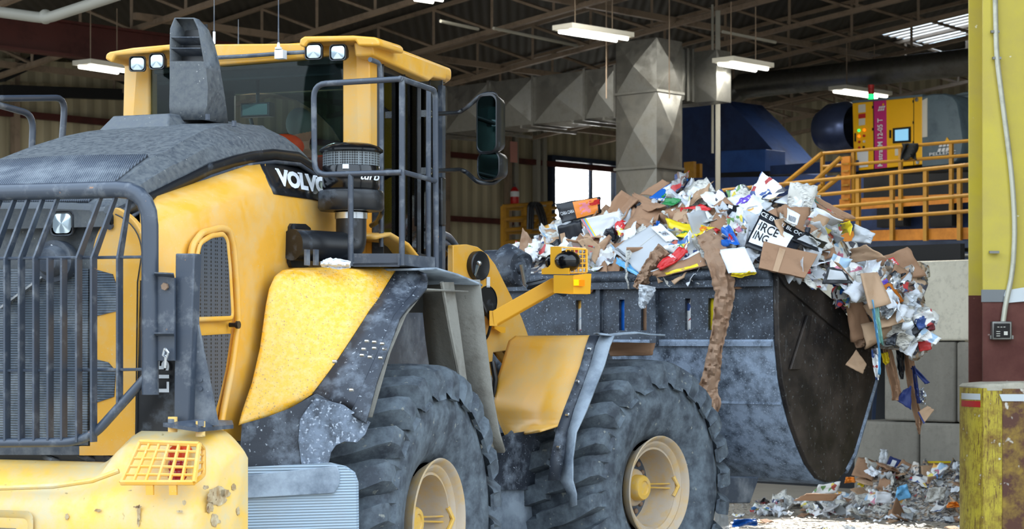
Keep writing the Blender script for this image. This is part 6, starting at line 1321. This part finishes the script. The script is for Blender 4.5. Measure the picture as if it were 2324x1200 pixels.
while cnt<210 and tries<4000:
    tries+=1; x=rnd.uniform(1150,1985); y=rnd.uniform(410,690)
    if not inpoly(x,y,mound): continue
    t=hit(x,y)
    if not t: continue
    c=QP(x,y,'d',t-.03); u,v,w_=Q.L(c); 
    k=rnd.choices(KIN,wts)[0]; nm=nh(u,v)+Vector((rnd.uniform(-.7,.7),rnd.uniform(-.9,.3),rnd.uniform(-.2,.4)))
    sc=rnd.uniform(.55,1.15)
    zone='left part of the heap' if x<1430 else 'middle of the heap' if x<1700 else 'right part of the heap'
    if cnt%9==8: o=ball_piece(c,rnd.uniform(.04,.07),k[1],'crumpled_ball',cnt); lb='loose crumpled wad on the '+zone; k=('crumpled_ball',k[1],'wad','paper wad')
    else: o=piece(c,nm,k[5]*sc,k[6]*sc,k[1],k[0],cnt+1,rnd.choice((0,1,1,2)),k[7],th=.012 if 'card' in k[2] else .003); lb='loose %s lying on the %s'%(k[2],zone)
    tag(o,lb,k[3],lb.replace('loose','').strip()+' pieces'); cnt+=1
# spill over the front lip at the right
spill=[(1890,600),(1960,580),(2040,620),(2090,650),(2105,720),(2090,780),(2040,790),(2000,780),(1985,730),(1930,680),(1900,650)]
cnt=0; tries=0
while cnt<75 and tries<3000:
    tries+=1; x=rnd.uniform(1890,2110); y=rnd.uniform(590,800)
    if not inpoly(x,y,spill): continue
    k=rnd.choices(KIN,wts)[0]; dd=rnd.uniform(15.15,15.85); c=QP(x,y,'d',dd); sc=rnd.uniform(.5,1.0)
    o=piece(c,Vector((rnd.uniform(-.2,.8),-1,rnd.uniform(-.1,.8))),k[6]*sc,k[5]*sc,k[1],k[0],cnt+400,rnd.choice((0,1,1,2)),k[7],th=.012 if 'card' in k[2] else .003,rot=None)
    lb='loose %s in the spill hanging over the bucket lip'%k[2]; tag(o,lb,k[3],'%s pieces in the spill over the bucket lip'%k[2]); cnt+=1
cnt=0
for i in range(34):
    t=rnd.random(); u=1.9+.95*t+rnd.uniform(-.05,.08); a_=Q.L(QP(1798+187*t,612+188*t,'v',1.5)); c=Q.T(a_[0]+.05,rnd.uniform(1.2,1.5),a_[2]+rnd.uniform(-.02,.14))
    k=rnd.choices(KIN,wts)[0]; sc=rnd.uniform(.5,.95); o=piece(c,Vector((rnd.uniform(0,.8),-1,rnd.uniform(.1,1))),k[6]*sc,k[5]*sc,k[1],k[0],i+900,rnd.choice((0,1,1,2)),k[7],th=.012 if 'card' in k[2] else .003)
    tag(o,'loose %s along the sloping top edge of the cheek plate'%k[2],k[3],'%s pieces along the cheek plate edge'%k[2])
# dark core of the spill so nothing floats
m=MB(); rows=[]
for i in range(26):
    t=i/25; row=[]
    for j in range(22):
        s=j/21; x=1900+ (1985-1900)*t+ s*(2080-1900-60*t); y=600+190*t+10*s
        p=QP(x,y,'d',15.75); n=mnoise.noise(p*6)*.10+mnoise.noise(p*15)*.05; row.append(QP(x,y,'d',15.75+.25*s+n))
    rows.append(row)
m.grid(rows); tag(build(m,'spilling_paper_mass',M['matt'],solid=.12,noff=1,smooth=20),'matted dark and printed paper mass behind the pieces spilling over the bucket lip','waste paper',kind='stuff')
# pieces on the left behind the head lamp
hero('cardboard_corner',[(1172,600),(1240,612),(1215,555),(1186,516)],'kraft','pointed brown cardboard corner standing up behind the lift arm pivots','cardboard',.04,depth=16.6)
hero('white_scrap',[(1212,552),(1232,560),(1230,532),(1212,535)],'pap','white scrap beside the pointed brown cardboard corner','paper',.03,depth=16.7,th=.003)
hero('newspaper_fold',[(1282,572),(1340,590),(1350,560),(1292,548)],'pr3','folded brown and orange printed flyer above the head lamp','flyer',.02,depth=15.9)
hero('cardboard_cutout',[(1352,600),(1364,560),(1340,538),(1310,545)],'card2','small rounded tan cardboard lid left of the dark brown panel','cardboard',.02,depth=15.9)
for i,(x,y) in enumerate(((1370,785),(1395,795),(1425,790),(1455,785))):
    pass
hero('wedged_cardboard',[(1385,808),(1480,806),(1488,778),(1375,776)],'card','brown cardboard wedged between the front fender flap and the tyre','cardboard',.02,depth=QP(1430,790,'v',.9).y,lift=0)
# paper showing through the slots
for s,mt in zip(sl,('pr4','pap','blup','card','pr1','yelp')):
    m=MB(); m.grid([[Q.T(uB+.038+.004*math.sin(i*3),s+a*.09,1.9+.28*i/6) for a in (-.5,0,.5)] for i in range(7)]); tag(build(m,'paper_behind_slot',M[mt],solid=.004),'%s paper pressed against the inside of one tall bucket slot'%{'pr4':'pale printed','pap':'white','blup':'blue','card':'brown','pr1':'red and white','yelp':'yellow'}[mt],'paper')
# ---- floor litter
def fl(x,y): return W0.P(x,y,'w',.01)
cnt=0
for zone,N,x0,x1,y0,y1,szk,lab in (('near',70,1640,2200,1135,1215,.55,'scattered on the floor in front of the block wall'),('far',120,1730,2215,1085,1150,.95,'in the litter pile at the foot of the block wall')):
    for i in range(N):
        x=rnd.uniform(x0,x1); y=rnd.uniform(y0,y1)
        if zone=='far' and x<1950 and y<1110: y=rnd.uniform(1110,1150)
        c=W0.P(x,min(y if zone=='near' else max(y,1138),1230),'w',.015)
        if zone=='far': 
            c.y=22.75-(x-1700)/500*.9-rnd.random()**1.2*1.5; c.x=(x-CX)/F*c.y; c.z=rnd.uniform(.03,.10) if x<1950 else max(.05,.52*(1-(22.9-(x-1700)/500*.9-c.y)/1.5))*rnd.uniform(.75,1.1)
        k=rnd.choices(KIN,wts)[0]; sc=rnd.uniform(.5,1.1)*szk; nm=Z*(3 if zone=='near' else .9)+Vector((rnd.uniform(-.5,.5),rnd.uniform(-.9,.1),0))
        if zone=='near': c.z=.02+k[7]*.6*sc
        o=piece(c,nm,k[5]*sc,k[6]*sc,k[1],k[0],cnt+700,rnd.choice((0,1,1)) if zone=='far' else 0,k[7]*(.5 if zone=='near' else 1),th=.008 if 'card' in k[2] else .003)
        lb='%s %s'%(k[2],lab); tag(o,lb,k[3],'%s pieces %s'%(k[2],lab)); cnt+=1
FB=22.2
def fhero(name,pts,mat,label,cat,d=FB,**k): return hero(name,pts,mat,label,cat,depth=d,lift=0,**k)
fhero('blue_carton',[(2008,1060),(2035,1064),(2044,1044),(2020,1035)],'blud','dark blue carton with white print leaning on the litter pile','carton',amp=.01,th=.03,decals=(('white_print','pap',.3,.7,.2,.8),))
fhero('white_box',[(2100,1108),(2130,1104),(2132,1076),(2098,1074)],'pap','white open box standing in the litter by the bollard','box',amp=.008,th=.05)
fhero('white_box',[(2160,1082),(2198,1080),(2198,1058),(2162,1058)],'pap','white box lid against the block wall right beside the bollard','box',amp=.008,th=.05)
fhero('cardboard_with_label',[(2022,1078),(2060,1072),(2075,1060),(2048,1042)],'card','brown cardboard box with a white label in the litter pile','cardboard',amp=.015,th=.05,decals=(('white_label','papg',.1,.7,.2,.8),))
fhero('yellow_carton',[(1945,1098),(1962,1108),(1988,1078),(1976,1070)],'yelp','bright yellow folded carton in the litter pile','carton',amp=.02,th=.01)
fhero('yellow_edged_cardboard',[(2110,1075),(2165,1075),(2162,1046),(2102,1046)],'card','brown cardboard with a yellow top edge against the wall','cardboard',amp=.015,decals=(('yellow_edge','yelp',0,1,.85,1),))
fhero('teal_strip',[(2083,1104),(2090,1104),(2090,1056),(2084,1056)],'teal','upright teal card strip in the litter pile','card',amp=.01)
fhero('light_blue_bag',[(2030,1138),(2068,1128),(2058,1098),(2036,1106)],'lblue','pale blue bag in the middle of the litter','bag',d=21.,amp=.04,th=.01)
fhero('newspaper_wad',[(2100,1140),(2140,1136),(2148,1104),(2106,1108)],'news','grey newspaper wad leaning in the litter pile','newspaper',d=21.2,amp=.05,th=.02)
fhero('milk_jug',[(1996,1050),(2010,1054),(2014,1022),(2002,1020)],'film','translucent upright bottle on top of the litter pile','bottle',amp=.03,th=.05)
fhero('white_handle_carton',[(1986,1140),(2024,1142),(2022,1118),(1988,1114)],'pap','white carton with a cut out handle at the front of the litter','carton',d=21.,amp=.02,th=.02)
fhero('yellow_wrapper_ball',[(2148,1152),(2180,1150),(2172,1138),(2152,1140)],'orap','crumpled orange yellow wrapper on the floor near the bollard','wrapper',d=20.6,amp=.05,th=.01)
fhero('orange_packet',[(1917,1096),(1942,1094),(1938,1082),(1920,1083)],'orap','small orange and blue packet at the edge of the litter under the bucket','packet',d=21.6,amp=.03,th=.01)
fhero('printed_spread',[(1840,1122),(1900,1118),(1908,1092),(1860,1098)],'pr2','colourful printed spread lying below the bucket tip','magazine',d=21.4,amp=.02,th=.01)
fhero('flat_cardboard',[(1800,1136),(1890,1136),(1908,1120),(1830,1120)],'card','flat brown cardboard lying on the floor below the bucket tip','cardboard',d=20.9,amp=.006,th=.02)
m=MB(); c=fl(1724,1163); m.tube([c+Vector((-.06,0,.03)),c+Vector((.07,.01,.03))],.033,16); tag(build(m,'drink_can',M['pr3'],smooth=40),'crushed drink can lying on the floor right of the front tyre','can')
fhero('blue_film_bundle',[(1660,1195),(1720,1192),(1716,1176),(1665,1178)],'blup','shiny blue plastic film bundle on the floor beside the front tyre','plastic film',d=19.6,amp=.06,th=.004)
fhero('plastic_tub',[(1625,1205),(1655,1205),(1650,1160),(1622,1155)],'film','clear plastic tub standing beside the front tyre','tub',d=17.0,amp=.03,th=.01)
# fine confetti nobody could count
m=MB(); r=random.Random(5)
for i in range(2200):
    x=r.uniform(1640,2205); y=1135+ (r.random()**1.2)*85
    c=W0.P(x,y,'w',.006); a=r.uniform(0,PI); s=r.uniform(.004,.020); X=Vector((math.cos(a),math.sin(a),r.uniform(-.3,.3)))*s; Y=Vector((-math.sin(a),math.cos(a),r.uniform(-.3,.3)))*s*r.uniform(.4,1); c.z=.012+s*.3
    m.add([c-X-Y,c+X-Y,c+X+Y,c-X+Y],[(0,1,2,3)])
tag(build(m,'paper_confetti',M['matt'],smooth=0,solid=.002),'countless tiny paper and plastic shreds scattered over the concrete floor','paper shreds',kind='stuff')
m=MB(); m.grid([[Vector((x/10,0,0)) for x in range(2)] for _ in range(2)]) 
m=MB(); rows=[]
for i in range(14):
    row=[]
    for j in range(60):
        s=j/59; x=1900+s*330; yb=22.9-(x-1700)/500*.9; d=yb-1.5*(i/13); h=.56*(1-i/13)**1.1*(min(1,s*3.5))*(.85+.35*mnoise.noise(Vector((j*.35,i*.5,3)))); row.append(Vector(((x-CX)/F*d,d,max(.0,h+.03*mnoise.noise(Vector((j*1.3,i*1.7,0)))))))
    rows.append(row)
m.grid(rows); tag(build(m,'litter_pile_base',M['matt'],smooth=20,solid=.01),'matted paper litter banked against the foot of the block wall','waste paper',kind='stuff')
# white cloth on the rear fender
ribbon('white_rag',[(728,600),(745,596),(770,599),(795,600)],[12,22,24,14],'pap','small white crumpled rag lying on the rear fender by the railing foot','rag',R.P(760,600,'v',1.1).y,5,.02,.004)
# ---- the operator
pe=empty('person',R.T(.95,.05,2.3),'grey haired person seen from behind in the cab, orange jacket with a lime patch','person')
def skin_mesh(name,verts,edges,rad,mat,root=0,sub=2):
    me=bpy.data.meshes.new(name); me.from_pydata([v-OFF[pe.name] for v in verts],edges,[]); me.update()
    o=bpy.data.objects.new(name,me); COL.objects.link(o); o.parent=pe; OFF[o.name]=OFF[pe.name]
    md=o.modifiers.new('k','SKIN'); sk=me.skin_vertices[0].data if me.skin_vertices else None
    if sk is None:
        bm=bmesh.new(); bm.from_mesh(me); bm.verts.layers.skin.verify(); bm.to_mesh(me); bm.free(); sk=me.skin_vertices[0].data
    for i,r_1 in enumerate(rad): sk[i].radius=r_1 if isinstance(r_1,tuple) else (r_1,r_1)
    sk[root].use_root=True
    s=o.modifiers.new('s','SUBSURF'); s.levels=sub; s.render_levels=sub; me.materials.append(M[mat])
    for p in me.polygons: p.use_smooth=True
    return o
hc=RP(683,292,'u',.98); hl=R.L(hc); v0=hl[1]; hw_=hl[2]
def PT(u,v,w): return R.T(u,v,w)
V=[PT(.95,v0-.02,hw_-.62),PT(.93,v0-.02,hw_-.42),PT(.94,v0-.01,hw_-.24),PT(.97,v0,hw_-.13),PT(1.0,v0,hw_),
   PT(.95,v0-.20,hw_-.25),PT(1.1,v0-.25,hw_-.45),PT(1.32,v0-.16,hw_-.42),PT(1.42,v0-.14,hw_-.40),
   PT(.95,v0+.19,hw_-.25),PT(1.1,v0+.23,hw_-.45),PT(1.32,v0+.14,hw_-.42),PT(1.42,v0+.12,hw_-.40),
   PT(1.1,v0-.11,hw_-.68),PT(1.42,v0-.12,hw_-.66),PT(1.5,v0-.12,hw_-.98),PT(1.1,v0+.08,hw_-.68),PT(1.42,v0+.1,hw_-.66),PT(1.5,v0+.1,hw_-.98)]
E_=[(0,1),(1,2),(2,3),(3,4),(2,5),(5,6),(6,7),(7,8),(2,9),(9,10),(10,11),(11,12),(0,13),(13,14),(14,15),(0,16),(16,17),(17,18)]
skin_mesh('body',V,E_,[(.14,.11),(.13,.11),(.15,.11),.055,.06,.07,.045,.035,.035,.07,.045,.035,.035,.08,.055,.045,.08,.055,.045],'skin')
J=[PT(.94,v0-.02,hw_-.66),PT(.92,v0-.02,hw_-.42),PT(.93,v0-.01,hw_-.26),PT(.95,v0-.22,hw_-.25),PT(1.1,v0-.27,hw_-.45),PT(1.30,v0-.17,hw_-.42),PT(.95,v0+.21,hw_-.25),PT(1.1,v0+.25,hw_-.45),PT(1.30,v0+.15,hw_-.42)]
skin_mesh('orange_jacket',J,[(0,1),(1,2),(2,3),(3,4),(4,5),(2,6),(6,7),(7,8)],[(.18,.15),(.17,.14),(.17,.14),.10,.07,.055,.10,.07,.055],'orange')
m=MB(); m.ball(R.T(.98,v0,hw_+.01),(.078,.095,.115),20,14); fwd=UR
for v in m.v:
    d=v-R.T(.98,v0,hw_+.01)
    if d.dot(fwd)>.06 and abs(d.z+.01)<.03 and abs(d.dot(VR))<.02: v+=fwd*.02
for s in (-1,1): m.ball(R.T(.985,v0+s*.08,hw_),(.015,.02,.03),8,6); m.ball(R.T(1.065,v0+s*.03,hw_+.015),.012,8,6)
build(m,'head',M['skin'],pe,smooth=60)
m=MB(); m.ball(R.T(.965,v0,hw_+.03),(.088,.10,.10),20,12); build(m,'grey_hair',M['hair'],pe,smooth=60)
m=MB(); rows=[]
# maroon hood/collar draped over the right shoulder and the lime patch
for i in range(8):
    t=i/7; rows.append([RP(640+110*t+10*s,338+14*math.sin(t*3)+(62)*s+12*t,'u',.66+.05*s) for s in (0,.25,.5,.75,1)])
m.grid(rows); build(m,'maroon_jacket_back',M['brown'],pe,smooth=60,solid=.03)
m=MB(); m.ball(RP(646,333,'u',.72),(.12,.05,.08),18,10); build(m,'orange_shoulder',M['orange'],pe,smooth=60)
m=MB(); p=[RP(648,352,'u',.60),RP(660,350,'u',.60),RP(671,353,'u',.60),RP(668,361,'u',.60),RP(655,364,'u',.60),RP(648,360,'u',.60)]; m.poly(p,UR*.012); build(m,'lime_patch',M['lime'],pe,smooth=0)
for s in (-1,1):
    c=R.T(1.44,v0+s*.13,hw_-.40); m=MB(); m.ball(c,(.035,.03,.02),10,8)
    for f in range(4): m.tube([c+VR*(f-1.5)*.018,c+VR*(f-1.5)*.018+UR*.05,c+VR*(f-1.5)*.018+UR*.06-Z*.035],[.009,.009,.007],6)
    m.tube([c-VR*s*.03,c-VR*s*.055+UR*.025],[.011,.008],6); build(m,'hand',M['skin'],pe,smooth=60)
